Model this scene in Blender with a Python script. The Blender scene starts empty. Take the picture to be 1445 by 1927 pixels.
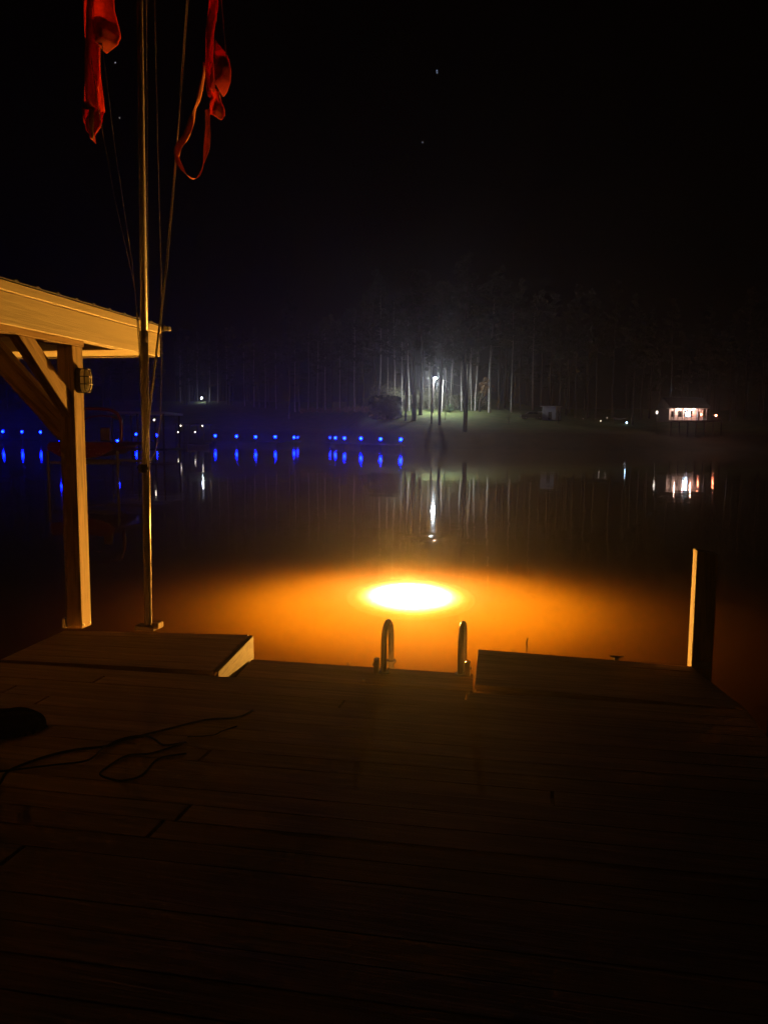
import bpy, bmesh, math, random
import numpy as np
from mathutils import Vector, Matrix
R = math.radians
random.seed(7); RNG = np.random.default_rng(7)
SC = bpy.context.scene
COL = SC.collection

# ------------------------------------------------------------------ camera
W, H, F = 1445., 1927., 1400.
HOR, ROLL = 822., R(.42)
TH = math.atan((H/2-HOR)/F)
ZA = .70                       # deck level above the water
ZL = ZA-.17                    # lower step at the swim ladder
ZC = ZA+1.6
_r0 = Vector((1, 0, 0)); _u0 = Vector((0, math.sin(TH), math.cos(TH))); FW = Vector((0, math.cos(TH), -math.sin(TH)))
RT = math.cos(ROLL)*_r0+math.sin(ROLL)*_u0
UP = math.cos(ROLL)*_u0-math.sin(ROLL)*_r0
CAM = Vector((0, 0, ZC))
cd = bpy.data.cameras.new('camera'); cam = bpy.data.objects.new('camera', cd); COL.objects.link(cam)
m = Matrix.Identity(4)
for i in range(3):
    m[i][0] = RT[i]; m[i][1] = UP[i]; m[i][2] = -FW[i]; m[i][3] = CAM[i]
cam.matrix_world = m
cd.sensor_fit = 'HORIZONTAL'; cd.sensor_width = 36; cd.lens = 36*F/W
cd.clip_start = .05; cd.clip_end = 3000
SC.camera = cam

# ------------------------------------------------------------------ world, exposure
wd = bpy.data.worlds.new('World'); SC.world = wd; wd.use_nodes = True
nt = wd.node_tree; nt.nodes.clear()
sky = nt.nodes.new('ShaderNodeTexSky'); sky.sky_type = 'NISHITA'; sky.sun_disc = False
sky.sun_elevation = R(-9); sky.sun_rotation = R(200)
bg = nt.nodes.new('ShaderNodeBackground'); bg.inputs[1].default_value = .05
wo = nt.nodes.new('ShaderNodeOutputWorld')
nt.links.new(sky.outputs[0], bg.inputs[0])
# a handful of stars as small bright spots of the night sky
geo = nt.nodes.new('ShaderNodeTexCoord')
def pxdir(x, y): return (FW+RT*((x-W/2)/F)+UP*((H/2-y)/F))
prev = bg.outputs[0]
for (sx, sy, st, c) in [(822, 132, .5, (.5, .65, 1)), (822.4, 136, .4, (.5, .65, 1)), (795, 267, .3, (.7, .8, 1)), (217, 117, .35, (.8, .85, 1)),
                        (225, 221, .2, (1, .9, .8))]:
    d = pxdir(sx, sy).normalized()
    dp = nt.nodes.new('ShaderNodeVectorMath'); dp.operation = 'DISTANCE'; dp.inputs[1].default_value = d
    nt.links.new(geo.outputs['Generated'], dp.inputs[0])
    lt = nt.nodes.new('ShaderNodeMath'); lt.operation = 'LESS_THAN'; lt.inputs[1].default_value = .0007
    nt.links.new(dp.outputs['Value'], lt.inputs[0])
    ml = nt.nodes.new('ShaderNodeMath'); ml.operation = 'MULTIPLY'; ml.inputs[1].default_value = st
    nt.links.new(lt.outputs[0], ml.inputs[0])
    b2 = nt.nodes.new('ShaderNodeBackground'); b2.inputs[0].default_value = (*c, 1)
    nt.links.new(ml.outputs[0], b2.inputs[1])
    ad = nt.nodes.new('ShaderNodeAddShader'); nt.links.new(prev, ad.inputs[0]); nt.links.new(b2.outputs[0], ad.inputs[1]); prev = ad.outputs[0]
nt.links.new(prev, wo.inputs[0])
wd.cycles.sampling_method = 'NONE'
vs = SC.view_settings; vs.view_transform = 'Standard'; vs.look = 'None'; vs.exposure = 0; vs.gamma = 1; vs.use_curve_mapping = False
cy = SC.cycles
cy.use_denoising = True
try: cy.denoiser = 'OPENIMAGEDENOISE'
except Exception: pass
cy.max_bounces = 6; cy.diffuse_bounces = 3; cy.glossy_bounces = 3; cy.transmission_bounces = 4; cy.volume_bounces = 1
cy.transparent_max_bounces = 16; cy.sample_clamp_indirect = 4; cy.use_light_tree = True; cy.use_adaptive_sampling = True; cy.adaptive_threshold = .02
cy.caustics_reflective = False; cy.caustics_refractive = False

# ------------------------------------------------------------------ pixel helpers
def onz(x, y, z): d = pxdir(x, y); return CAM+d*((z-ZC)/d.z)
def aty(x, y, Y): d = pxdir(x, y); return CAM+d*(Y/d.y)

# ------------------------------------------------------------------ materials
MATS = {}
def nodes(name):
    mt = bpy.data.materials.new(name); mt.use_nodes = True
    n = mt.node_tree; bs = n.nodes['Principled BSDF']; MATS[name] = mt
    return mt, n, bs
def N(n, t, **k):
    x = n.nodes.new(t)
    for a, v in k.items(): setattr(x, a, v)
    return x
def ramp(n, fac, stops):
    r = N(n, 'ShaderNodeValToRGB'); e = r.color_ramp.elements
    while len(e) < len(stops): e.new(.5)
    for i, (p, c) in enumerate(stops): e[i].position = p; e[i].color = (*c, 1)
    n.links.new(fac, r.inputs[0]); return r.outputs[0]
def plain(name, col, rough=.6, metal=0, noise=.25, scale=6, bump=0.0):
    mt, n, bs = nodes(name)
    tc = N(n, 'ShaderNodeTexCoord'); nz = N(n, 'ShaderNodeTexNoise'); nz.inputs['Scale'].default_value = scale; nz.inputs['Detail'].default_value = 4
    n.links.new(tc.outputs['Object'], nz.inputs['Vector'])
    c = ramp(n, nz.outputs[0], [(.3, tuple(v*(1-noise) for v in col)), (.7, tuple(min(1, v*(1+noise)) for v in col))])
    n.links.new(c, bs.inputs['Base Color']); bs.inputs['Roughness'].default_value = rough; bs.inputs['Metallic'].default_value = metal
    if bump:
        bp = N(n, 'ShaderNodeBump'); bp.inputs['Distance'].default_value = bump; n.links.new(nz.outputs[0], bp.inputs['Height']); n.links.new(bp.outputs[0], bs.inputs['Normal'])
    return mt
def wood(name, col, rot=(0, 0, 0), rough=.75, stretch=.06, scale=9, dark=.55, paint=False, var=.5):
    """grain runs along local X after rotation by rot"""
    mt, n, bs = nodes(name)
    tc = N(n, 'ShaderNodeTexCoord'); mp = N(n, 'ShaderNodeMapping', vector_type='TEXTURE'); mp.inputs['Rotation'].default_value = rot
    n.links.new(tc.outputs['Object'], mp.inputs['Vector'])
    oi = N(n, 'ShaderNodeObjectInfo')
    off = N(n, 'ShaderNodeVectorMath', operation='SCALE'); off.inputs[0].default_value = (31, 17, 23); n.links.new(oi.outputs['Random'], off.inputs['Scale'])
    ad = N(n, 'ShaderNodeVectorMath', operation='ADD'); n.links.new(mp.outputs[0], ad.inputs[0]); n.links.new(off.outputs[0], ad.inputs[1])
    ms = N(n, 'ShaderNodeVectorMath', operation='MULTIPLY'); ms.inputs[1].default_value = (stretch*scale, scale, scale); n.links.new(ad.outputs[0], ms.inputs[0])
    n1 = N(n, 'ShaderNodeTexNoise'); n1.inputs['Scale'].default_value = 1.2; n1.inputs['Detail'].default_value = 3; n1.inputs['Distortion'].default_value = .6
    n.links.new(ms.outputs[0], n1.inputs['Vector'])
    # rings from the noise field: cathedral grain
    mu = N(n, 'ShaderNodeMath', operation='MULTIPLY'); mu.inputs[1].default_value = 26; n.links.new(n1.outputs[0], mu.inputs[0])
    sn = N(n, 'ShaderNodeMath', operation='SINE'); n.links.new(mu.outputs[0], sn.inputs[0])
    n2 = N(n, 'ShaderNodeTexNoise'); n2.inputs['Scale'].default_value = 14; n2.inputs['Detail'].default_value = 5; n.links.new(ms.outputs[0], n2.inputs['Vector'])
    mx = N(n, 'ShaderNodeMath', operation='MULTIPLY_ADD'); mx.inputs[1].default_value = .22; n.links.new(sn.outputs[0], mx.inputs[0]); n.links.new(n2.outputs[0], mx.inputs[2])
    a = .9 if paint else dark
    c = ramp(n, mx.outputs[0], [(.2, tuple(v*a for v in col)), (.55, col), (.9, tuple(min(1, v*(1.06 if paint else 1.25)) for v in col))])
    hv = N(n, 'ShaderNodeHueSaturation'); n.links.new(c, hv.inputs['Color'])
    vm = N(n, 'ShaderNodeMath', operation='MULTIPLY_ADD'); vm.inputs[1].default_value = .12 if paint else var; vm.inputs[2].default_value = .94 if paint else 1-var/2
    n.links.new(oi.outputs['Random'], vm.inputs[0]); n.links.new(vm.outputs[0], hv.inputs['Value'])
    n.links.new(hv.outputs[0], bs.inputs['Base Color']); bs.inputs['Roughness'].default_value = rough
    bp = N(n, 'ShaderNodeBump'); bp.inputs['Distance'].default_value = .0025; bp.inputs['Strength'].default_value = .7
    n.links.new(mx.outputs[0], bp.inputs['Height']); n.links.new(bp.outputs[0], bs.inputs['Normal'])
    return mt
def emit(name, col, s, nee=True):
    mt, n, bs = nodes(name)
    bs.inputs['Base Color'].default_value = (*[min(.8, c) for c in col], 1); bs.inputs['Emission Color'].default_value = (*col, 1); bs.inputs['Emission Strength'].default_value = s
    if not nee: mt.cycles.emission_sampling = 'NONE'
    return mt
def cloth(name, col, trans=.5):
    mt, n, bs = nodes(name)
    tc = N(n, 'ShaderNodeTexCoord'); nz = N(n, 'ShaderNodeTexNoise'); nz.inputs['Scale'].default_value = 30; n.links.new(tc.outputs['Object'], nz.inputs['Vector'])
    c = ramp(n, nz.outputs[0], [(.3, tuple(v*.8 for v in col)), (.7, col)])
    n.links.new(c, bs.inputs['Base Color']); bs.inputs['Roughness'].default_value = .8
    tr = N(n, 'ShaderNodeBsdfTranslucent'); n.links.new(c, tr.inputs[0])
    mx = N(n, 'ShaderNodeMixShader'); mx.inputs[0].default_value = trans
    n.links.new(bs.outputs[0], mx.inputs[1]); n.links.new(tr.outputs[0], mx.inputs[2]); n.links.new(mx.outputs[0], n.nodes['Material Output'].inputs[0])
    return mt

AZ = R(11.5)
U = Vector((math.cos(AZ), -math.sin(AZ), 0)); V = Vector((math.sin(AZ), math.cos(AZ), 0)); Z = Vector((0, 0, 1))
DECK = wood('deck_wood', (.56, .38, .21), (0, 0, -AZ), stretch=.05, dark=.88, var=.22)
DIM_SIDE = wood('dimmed_side_wood', (.15, .10, .055), (0, 0, R(90)-AZ), stretch=.06)  # side board wood darkened to stand in for weaker light low down
POST = wood('post_wood', (.42, .29, .14), (0, R(-90), 0), stretch=.06, scale=8, dark=.6)
BEAM = wood('beam_wood', (.42, .28, .13), (0, 0, R(90)-AZ), stretch=.06, scale=8, dark=.6)
BRACE_V = wood('brace_wood', (.42, .28, .13), (0, R(50), R(90)-AZ), stretch=.07, scale=8, dark=.55)
BRACE_U = wood('brace_wood_cross', (.40, .27, .13), (0, R(44), -AZ), stretch=.07, scale=8, dark=.55)
TRIM_V = wood('painted_trim', (.72, .62, .42), (0, 0, R(90)-AZ), stretch=.05, scale=10, paint=True, rough=.55)
TRIM_U = wood('painted_trim_cross', (.72, .62, .42), (0, 0, -AZ), stretch=.05, scale=10, paint=True, rough=.55)
ROOFM = plain('roof_metal', (.30, .31, .30), .45, .6, .12, 3)
STEEL = plain('galvanised_steel', (.45, .44, .42), .35, .9, .1, 20)
ALU = plain('brushed_aluminium', (.40, .38, .36), .4, 1, .08, 30)
POLEM = plain('pole_paint', (.44, .39, .34), .35, .1, .08, 8)
BLACK = plain('black_plastic', (.012, .012, .013), .5, 0, .2, 20)
FABRIC_BLACK = plain('black_fabric', (.014, .013, .012), .95, 0, .3, 30, .01)
LENS = cloth('frosted_lens', (.85, .8, .66), .6)
ROPE = plain('rope_fibre', (.7, .62, .5), .9, 0, .3, 90)
CORD = plain('black_cord', (.01, .009, .008), .6, 0, .2, 60)
FLAG = cloth('flag_nylon', (.9, .17, .02), .8)
FLAGD = cloth('flag_nylon_crimson', (.75, .05, .01), .65)
RIBBON = cloth('ribbon_webbing', (.8, .26, .08), .3)
YEL = cloth('flag_yellow', (.6, .36, .06), .3)
BARK = plain('bark', (.07, .055, .045), .9, 0, .4, 3, .02)  # bark darkened for trunks that should read dim
LIT_BARK = plain('lamplit_bark', (.46, .42, .37), .9, 0, .35, 3, .02)  # same bark lightened for trunks and poles in lamplight
PINE = plain('pine_needles', (.022, .034, .010), .8, 0, .45, .6)
HOLLY = plain('evergreen_leaves', (.03, .045, .022), .6, 0, .4, 1)
BRUSH = plain('brush_leaves', (.30, .29, .18), .8, 0, .5, 1.2)
OAK = plain('dry_oak_leaves', (.34, .20, .09), .8, 0, .4, 1.2)
GREEN = plain('shrub_leaves', (.08, .13, .05), .8, 0, .4, 1.2)
WHITEP = plain('white_paint', (.75, .74, .72), .5, 0, .06, 4)
SIDING = plain('pale_siding', (.5, .5, .52), .6, 0, .08, 2)
DARKW = plain('dark_timber', (.07, .05, .04), .8, 0, .3, 4)
CARP = plain('car_paint', (.13, .12, .09), .3, .2, .1, 2)
GLASS = plain('dark_glass', (.01, .012, .014), .08, 0, .1, 2)
RUBBER = plain('rubber', (.012, .012, .012), .8, 0, .2, 9)
BOATR = plain('boat_red', (.10, .005, .004), .3, 0, .1, 3)
VINYL = plain('seat_vinyl', (.07, .03, .025), .5, 0, .1, 6)
HULLB = plain('boat_hull_paint', (.5, .52, .55), .4, 0, .1, 2)
TARP = plain('tan_tarp', (.4, .27, .2), .8, 0, .2, 2)
CONC = plain('lake_bed', (.06, .04, .02), .95, 0, .4, 1.5)
BLUE_E = emit('blue_lamp', (.0005, .0035, 1.0), 190)
WHITE_E = emit('white_lamp', (.85, .93, 1.0), 3200)
LEFT_E = emit('far_white_lamp', (.75, .85, 1.0), 100)
SMALL_E = emit('small_white_lamp', (1.0, .85, .72), 6)
COOL_E = emit('cool_lamp', (.5, .75, 1.0), 25)
PORCH_E = emit('porch_lamp', (1.0, .56, .42), 330)
SHINGLE = plain('dark_shingles', (.018, .016, .015), .9, 0, .3, 3)
RED_E = emit('amber_lamp', (1.0, .22, .10), 70)
GLARE_E = emit('lamp_glare', (1.0, .42, .6), 5000)
_n = GLARE_E.node_tree; _tc = N(_n, 'ShaderNodeTexCoord'); _m = N(_n, 'ShaderNodeVectorMath', operation='MULTIPLY'); _m.inputs[1].default_value = (1, .714, 0); _n.links.new(_tc.outputs['Object'], _m.inputs[0])
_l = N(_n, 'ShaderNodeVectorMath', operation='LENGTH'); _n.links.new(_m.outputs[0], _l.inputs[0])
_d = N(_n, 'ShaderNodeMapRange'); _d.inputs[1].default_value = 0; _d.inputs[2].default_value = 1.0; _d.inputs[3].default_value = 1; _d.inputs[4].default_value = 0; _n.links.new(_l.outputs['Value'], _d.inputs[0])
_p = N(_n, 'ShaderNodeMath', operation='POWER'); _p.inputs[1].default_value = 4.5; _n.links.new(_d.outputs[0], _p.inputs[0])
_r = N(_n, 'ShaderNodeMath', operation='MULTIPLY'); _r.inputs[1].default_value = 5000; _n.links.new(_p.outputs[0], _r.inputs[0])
_n.links.new(_r.outputs[0], _n.nodes['Principled BSDF'].inputs['Emission Strength'])   # oversized glowing disc: lamp glare built in, fading towards its rim
BULB_E = emit('amber_bulb', (1.0, .38, .18), 55000)
FILL_E = emit('post_fill', (1.0, .44, .06), 33000)  # added glow above the water, to light posts and roof

# ------------------------------------------------------------------ mesh helpers
class MB:
    def __init__(s): s.v = []; s.f = []
    def quad_box(s, p, q):            # p, q: lists of 4 bottom / top corners
        b = len(s.v); s.v += [Vector(a) for a in p]+[Vector(a) for a in q]
        s.f += [(b+3, b+2, b+1, b), (b+4, b+5, b+6, b+7)]+[(b+i, b+(i+1) % 4, b+4+(i+1) % 4, b+4+i) for i in range(4)]; return s
    def box(s, c, dims, ax=(Vector((1, 0, 0)), Vector((0, 1, 0)), Vector((0, 0, 1)))):
        c = Vector(c); a, b_, d = [ax[i]*(dims[i]/2) for i in range(3)]
        return s.quad_box([c-a-b_-d, c+a-b_-d, c+a+b_-d, c-a+b_-d], [c-a-b_+d, c+a-b_+d, c+a+b_+d, c-a+b_+d])
    def bar(s, p, q, w, h, side=None):
        p = Vector(p); q = Vector(q); t = (q-p).normalized(); side = (side or Z.cross(t)).normalized(); up = t.cross(side).normalized()
        return s.box((p+q)/2, ((q-p).length, w, h), (t, side, up))
    def tube(s, pts, rad, k=8, cap=True):
        pts = [Vector(p) for p in pts]
        if not hasattr(rad, '__len__'): rad = [rad]*len(pts)
        b = len(s.v); up = None
        for i, p in enumerate(pts):
            t = (pts[min(i+1, len(pts)-1)]-pts[max(i-1, 0)]).normalized()
            if up is None: up = t.orthogonal().normalized()
            up = (up-t*up.dot(t)); up = up.normalized() if up.length > 1e-6 else t.orthogonal().normalized(); sd = t.cross(up)
            for j in range(k):
                a = 2*math.pi*j/k; s.v.append(p+(up*math.cos(a)+sd*math.sin(a))*rad[i])
        n = len(pts)
        for i in range(n-1):
            for j in range(k): s.f.append((b+i*k+j, b+i*k+(j+1) % k, b+(i+1)*k+(j+1) % k, b+(i+1)*k+j))
        if cap: s.f += [tuple(b+j for j in range(k))[::-1], tuple(b+(n-1)*k+j for j in range(k))]
        return s
    def sphere(s, c, r, sq=(1, 1, 1), nu=12, nv=8):
        c = Vector(c); b = len(s.v)
        for i in range(nv+1):
            th = math.pi*i/nv
            for j in range(nu):
                ph = 2*math.pi*j/nu; s.v.append(c+Vector((r*sq[0]*math.sin(th)*math.cos(ph), r*sq[1]*math.sin(th)*math.sin(ph), r*sq[2]*math.cos(th))))
        for i in range(nv):
            for j in range(nu): s.f.append((b+i*nu+j, b+(i+1)*nu+j, b+(i+1)*nu+(j+1) % nu, b+i*nu+(j+1) % nu))
        return s
    def prism(s, poly, axis):         # poly: 3d points, extruded by vector
        b = len(s.v); n = len(poly); s.v += [Vector(p) for p in poly]+[Vector(p)+axis for p in poly]
        s.f += [tuple(range(b+n-1, b-1, -1)), tuple(range(b+n, b+2*n))]+[(b+i, b+(i+1) % n, b+n+(i+1) % n, b+n+i) for i in range(n)]; return s
    def grid(s, rows):
        b = len(s.v); n = len(rows[0])
        for r in rows: s.v += [Vector(p) for p in r]
        for i in range(len(rows)-1):
            for j in range(n-1): s.f.append((b+i*n+j, b+i*n+j+1, b+(i+1)*n+j+1, b+(i+1)*n+j))
        return s
    def build(s, name, mat, parent=None, org=None, smooth=False, bevel=0):
        if org is None: org = parent['_o'] if parent is not None and '_o' in parent else (0, 0, 0)
        o_ = Vector(org)
        me = bpy.data.meshes.new(name); me.from_pydata([tuple(v-o_) for v in s.v], [], s.f)
        bm = bmesh.new(); bm.from_mesh(me); bmesh.ops.remove_doubles(bm, verts=bm.verts, dist=1e-5); bmesh.ops.recalc_face_normals(bm, faces=bm.faces)
        if bevel: bmesh.ops.bevel(bm, geom=bm.edges[:], offset=bevel, segments=1, affect='EDGES', clamp_overlap=True)
        bm.to_mesh(me); bm.free()
        if smooth: me.shade_smooth()
        me.materials.append(MATS[mat] if isinstance(mat, str) else mat)
        o = bpy.data.objects.new(name, me); COL.objects.link(o)
        if parent is not None: o.parent = parent; o['_o'] = tuple(o_)
        else: o.location = o_
        return o
def tag(o, label, cat, group=None):
    o['label'] = label; o['category'] = cat
    if group: o['group'] = group
    return o
def thing(name, loc, label, cat, group=None):
    o = bpy.data.objects.new(name, None); COL.objects.link(o); o.location = loc; o.empty_display_size = .2; o['_o'] = tuple(loc)
    return tag(o, label, cat, group)
def struct(o): o['kind'] = 'structure'; return o

# ------------------------------------------------------------------ ground and lake bed: one sheet
PROF = [(-60, -2.6), (-14, -2.6), (-2, -.5), (0, -.05), (2.5, .5), (8, 2.1), (16, 4.2), (45, 8.6), (80, 13.4), (112, 17), (320, 26)]
def sstep(a, b, x): t = max(0, min(1, (x-a)/(b-a))); return t*t*(3-2*t)
def shore_y(x):
    return 152+60*sstep(3, -20, x)+2.2*math.sin(x*.11)+1.2*math.sin(x*.37+1)
def tz(x, y):
    s = y-shore_y(x)
    if s < -14: return -2.6+.12*math.sin(x*.21)*math.sin(y*.17)
    for (a, za), (b, zb) in zip(PROF, PROF[1:]):
        if s <= b: break
    z = za+(zb-za)*(min(s, b)-a)/(b-a)
    k = 1-.26*sstep(24, 62, x)
    if z > 0: z = z*k+.10*math.sin(x*.33+y*.2)*min(1, s/10)+.06*math.sin(x*.9+y*.7)*min(1, s/6)
    return z
xs = np.unique(np.concatenate([np.linspace(-320, -90, 30), np.linspace(-90, 95, 140), np.linspace(95, 320, 28)]))
ys = np.unique(np.concatenate([np.linspace(-50, 135, 40), np.linspace(135, 380, 190), np.linspace(380, 520, 16)]))
g = MB(); g.grid([[(x, y, tz(x, y)) for x in xs] for y in ys])
mt, n, bs = nodes('lakeside_ground')
tc = N(n, 'ShaderNodeTexCoord'); nz = N(n, 'ShaderNodeTexNoise'); nz.inputs['Scale'].default_value = .35; nz.inputs['Detail'].default_value = 8
n.links.new(tc.outputs['Object'], nz.inputs['Vector'])
gr = ramp(n, nz.outputs[0], [(.3, (.10, .15, .035)), (.5, (.15, .185, .05)), (.7, (.21, .20, .07))])
br = ramp(n, nz.outputs[0], [(.3, (.035, .025, .015)), (.7, (.075, .05, .03))])
sp = N(n, 'ShaderNodeSeparateXYZ'); n.links.new(tc.outputs['Object'], sp.inputs[0])
mr = N(n, 'ShaderNodeMapRange'); mr.inputs[1].default_value = 3.2; mr.inputs[2].default_value = 4.6; n.links.new(sp.outputs[2], mr.inputs[0])
mx = N(n, 'ShaderNodeMix', data_type='RGBA'); n.links.new(mr.outputs[0], mx.inputs[0]); n.links.new(br, mx.inputs[6]); n.links.new(gr, mx.inputs[7])
n.links.new(mx.outputs[2], bs.inputs['Base Color']); bs.inputs['Roughness'].default_value = .95
n2 = N(n, 'ShaderNodeTexNoise'); n2.inputs['Scale'].default_value = 4; n2.inputs['Detail'].default_value = 6; n.links.new(tc.outputs['Object'], n2.inputs['Vector'])
bp = N(n, 'ShaderNodeBump'); bp.inputs['Distance'].default_value = .25; n.links.new(n2.outputs[0], bp.inputs['Height']); n.links.new(bp.outputs[0], bs.inputs['Normal'])
struct(g.build('ground', mt, smooth=True))
def hit(px, py):
    d = pxdir(px, py); t = 100.
    while t < 480:
        p = CAM+d*t
        if p.z <= tz(p.x, p.y): return Vector((p.x, p.y, tz(p.x, p.y)))
        t += .4
    return aty(px, py, 250)
def atD(px, D):
    p = aty(px, 800, D); return Vector((p.x, D, tz(p.x, D)))

# ------------------------------------------------------------------ water: a closed body with a murky volume
SPL = onz(801, 1011, 0)
wm = bpy.data.materials.new('lake_water'); wm.use_nodes = True; n = wm.node_tree; n.nodes.clear(); MATS['lake_water'] = wm
out = N(n, 'ShaderNodeOutputMaterial')
tc = N(n, 'ShaderNodeTexCoord')
mp = N(n, 'ShaderNodeMapping'); mp.inputs['Scale'].default_value = (1.5, 1.1, 1); n.links.new(tc.outputs['Object'], mp.inputs[0])
w1 = N(n, 'ShaderNodeTexNoise'); w1.inputs['Scale'].default_value = 1.1; w1.inputs['Detail'].default_value = 3; w1.inputs['Roughness'].default_value = .45; n.links.new(mp.outputs[0], w1.inputs['Vector'])
w2 = N(n, 'ShaderNodeTexNoise'); w2.inputs['Scale'].default_value = .3; w2.inputs['Detail'].default_value = 2; n.links.new(mp.outputs[0], w2.inputs['Vector'])
ad = N(n, 'ShaderNodeMath', operation='MULTIPLY_ADD'); ad.inputs[1].default_value = 2.6; n.links.new(w2.outputs[0], ad.inputs[0]); n.links.new(w1.outputs[0], ad.inputs[2])
# a fish's ring of ripples
ds = N(n, 'ShaderNodeVectorMath', operation='DISTANCE'); ds.inputs[1].default_value = (SPL.x, SPL.y, 0); n.links.new(tc.outputs['Object'], ds.inputs[0])
dn = N(n, 'ShaderNodeMath', operation='MULTIPLY_ADD'); dn.inputs[1].default_value = .35; n.links.new(w1.outputs[0], dn.inputs[0]); n.links.new(ds.outputs['Value'], dn.inputs[2])
sc_ = N(n, 'ShaderNodeMath', operation='MULTIPLY'); sc_.inputs[1].default_value = 7; n.links.new(dn.outputs[0], sc_.inputs[0])
sn = N(n, 'ShaderNodeMath', operation='SINE'); n.links.new(sc_.outputs[0], sn.inputs[0])
env = N(n, 'ShaderNodeMapRange', interpolation_type='SMOOTHSTEP'); env.inputs[1].default_value = .30; env.inputs[2].default_value = 1.1; env.inputs[3].default_value = 1.6; env.inputs[4].default_value = 0
n.links.new(dn.outputs[0], env.inputs[0])
rp = N(n, 'ShaderNodeMath', operation='MULTIPLY'); n.links.new(sn.outputs[0], rp.inputs[0]); n.links.new(env.outputs[0], rp.inputs[1])
sm = N(n, 'ShaderNodeMath', operation='ADD'); n.links.new(ad.outputs[0], sm.inputs[0]); n.links.new(rp.outputs[0], sm.inputs[1])
bp = N(n, 'ShaderNodeBump'); bp.inputs['Distance'].default_value = .0032; n.links.new(sm.outputs[0], bp.inputs['Height'])
fr = N(n, 'ShaderNodeFresnel'); fr.inputs['IOR'].default_value = 1.333; n.links.new(bp.outputs[0], fr.inputs['Normal'])
gl = N(n, 'ShaderNodeBsdfAnisotropic'); gl.inputs['Roughness'].default_value = .035; gl.inputs['Color'].default_value = (1, 1, 1, 1); n.links.new(bp.outputs[0], gl.inputs['Normal'])
tr = N(n, 'ShaderNodeBsdfRefraction'); tr.inputs['IOR'].default_value = 1.333; tr.inputs['Roughness'].default_value = 0; n.links.new(bp.outputs[0], tr.inputs['Normal'])
mx = N(n, 'ShaderNodeMixShader'); n.links.new(fr.outputs[0], mx.inputs[0]); n.links.new(tr.outputs[0], mx.inputs[1]); n.links.new(gl.outputs[0], mx.inputs[2]); n.links.new(mx.outputs[0], out.inputs['Surface'])
# tannin-stained water: blue is swallowed first, then green
SS = .45; SA = (.95, 1.15, 2.9)
va = N(n, 'ShaderNodeVolumeAbsorption'); mxa = max(SA); va.inputs['Color'].default_value = (*[1-a/mxa for a in SA], 1); va.inputs['Density'].default_value = mxa
vsn = N(n, 'ShaderNodeVolumeScatter'); vsn.inputs['Density'].default_value = SS; vsn.inputs['Color'].default_value = (1, 1, 1, 1); vsn.inputs['Anisotropy'].default_value = 0
av = N(n, 'ShaderNodeAddShader'); n.links.new(va.outputs[0], av.inputs[0]); n.links.new(vsn.outputs[0], av.inputs[1]); n.links.new(av.outputs[0], out.inputs['Volume'])
wb = MB(); wb.box((0, 143, -1.6), (630, 380, 3.2)); struct(wb.build('water', wm))

# ------------------------------------------------------------------ the submerged lamp off the ladder
LP = onz(772, 1121, 0); LD = .70
LP = LP+Vector((.03, LD*1.05, 0))
TP = onz(772, 1124, 0)
t = thing('fishing_light', (LP.x, LP.y, -LD-.3), 'glowing amber fishing light hanging in the murky water beyond the swim ladder', 'lamp')
MB().sphere((LP.x, LP.y, -LD-.06), 1.0, (1, 1.4, .12), 20, 6).build('glare_disc', GLARE_E, t, smooth=True)
MB().sphere((LP.x, LP.y-.85, -LD+.36), .15, nu=8, nv=6).build('bulb', BULB_E, t, smooth=True)
MB().tube([(LP.x, LP.y, -LD-.30), (LP.x, LP.y, -LD-.25), (LP.x, LP.y, -LD-.16)], [.16, .2, .13], 16).build('weight', BLACK, t)
MB().tube([(LP.x, LP.y-.85, -LD+.50), (TP.x, TP.y, -.02)], .012, 8).build('stem', BLACK, t)
MB().tube([(LP.x, LP.y, -LD+.05), (LP.x, LP.y-.85, -LD+.23)], .03, 8).build('bulb_stem', BLACK, t)
MB().tube([(TP.x, TP.y, -.03), (TP.x, TP.y, .012)], .08, 14).build('fill_collar', BLACK, t)  # collar added to carry the glowing dome
MB().sphere((TP.x, TP.y, .055), .05, nu=8, nv=5).build('fill_dome', FILL_E, t, smooth=True)  # added dome: brings lamp light onto the posts

# ------------------------------------------------------------------ the dock
def q2(a, z): return Vector((a[0], a[1], z))
P = {k: onz(x, y, ZA) for k, (x, y) in dict(cR=(468, 1195), fr=(400, 1263), l0=(0, 1242), lb=(122, 1187), bx=(900, 1222), bxb=(893, 1289), rb=(1300, 1254)).items()}
Q = {k: onz(x, y, ZL) for k, (x, y) in dict(a=(468, 1240), d=(890, 1268)).items()}
dock = thing('wooden_dock', (0, 3, 0), 'brown plank boat dock with two raised end platforms around the swim ladder', 'dock')
def boards(parent, A, B, C, D, z, wid, gap=.003, joints=True, th=.036, seed=1):
    """A,B near edge left/right; D,C far edge left/right; boards run left to right"""
    rr = random.Random(seed)
    A, B, C, D = [q2(p, 0) for p in (A, B, C, D)]
    dep = ((D-A).length+(C-B).length)/2; nb = max(1, round(dep/wid)); f = gap/dep/2*1.0
    for i in range(nb):
        t0, t1 = i/nb+f, (i+1)/nb-f
        cuts = [0]
        if joints:
            x = rr.uniform(.15, .85); cuts.append(x)
        cuts.append(1)
        for c0, c1 in zip(cuts, cuts[1:]):
            g0 = c0+(.0012 if c0 > 0 else 0); g1 = c1-(.0012 if c1 < 1 else 0)
            def pt(s, t): return A.lerp(B, s).lerp(D.lerp(C, s), t)
            dz = rr.uniform(-.002, .002)
            c = [pt(g0, t0), pt(g1, t0), pt(g1, t1), pt(g0, t1)]
            MB().quad_box([q2(p, z-th+dz) for p in c], [q2(p, z+dz) for p in c]).build('board', DECK, parent, bevel=.0015)
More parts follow.
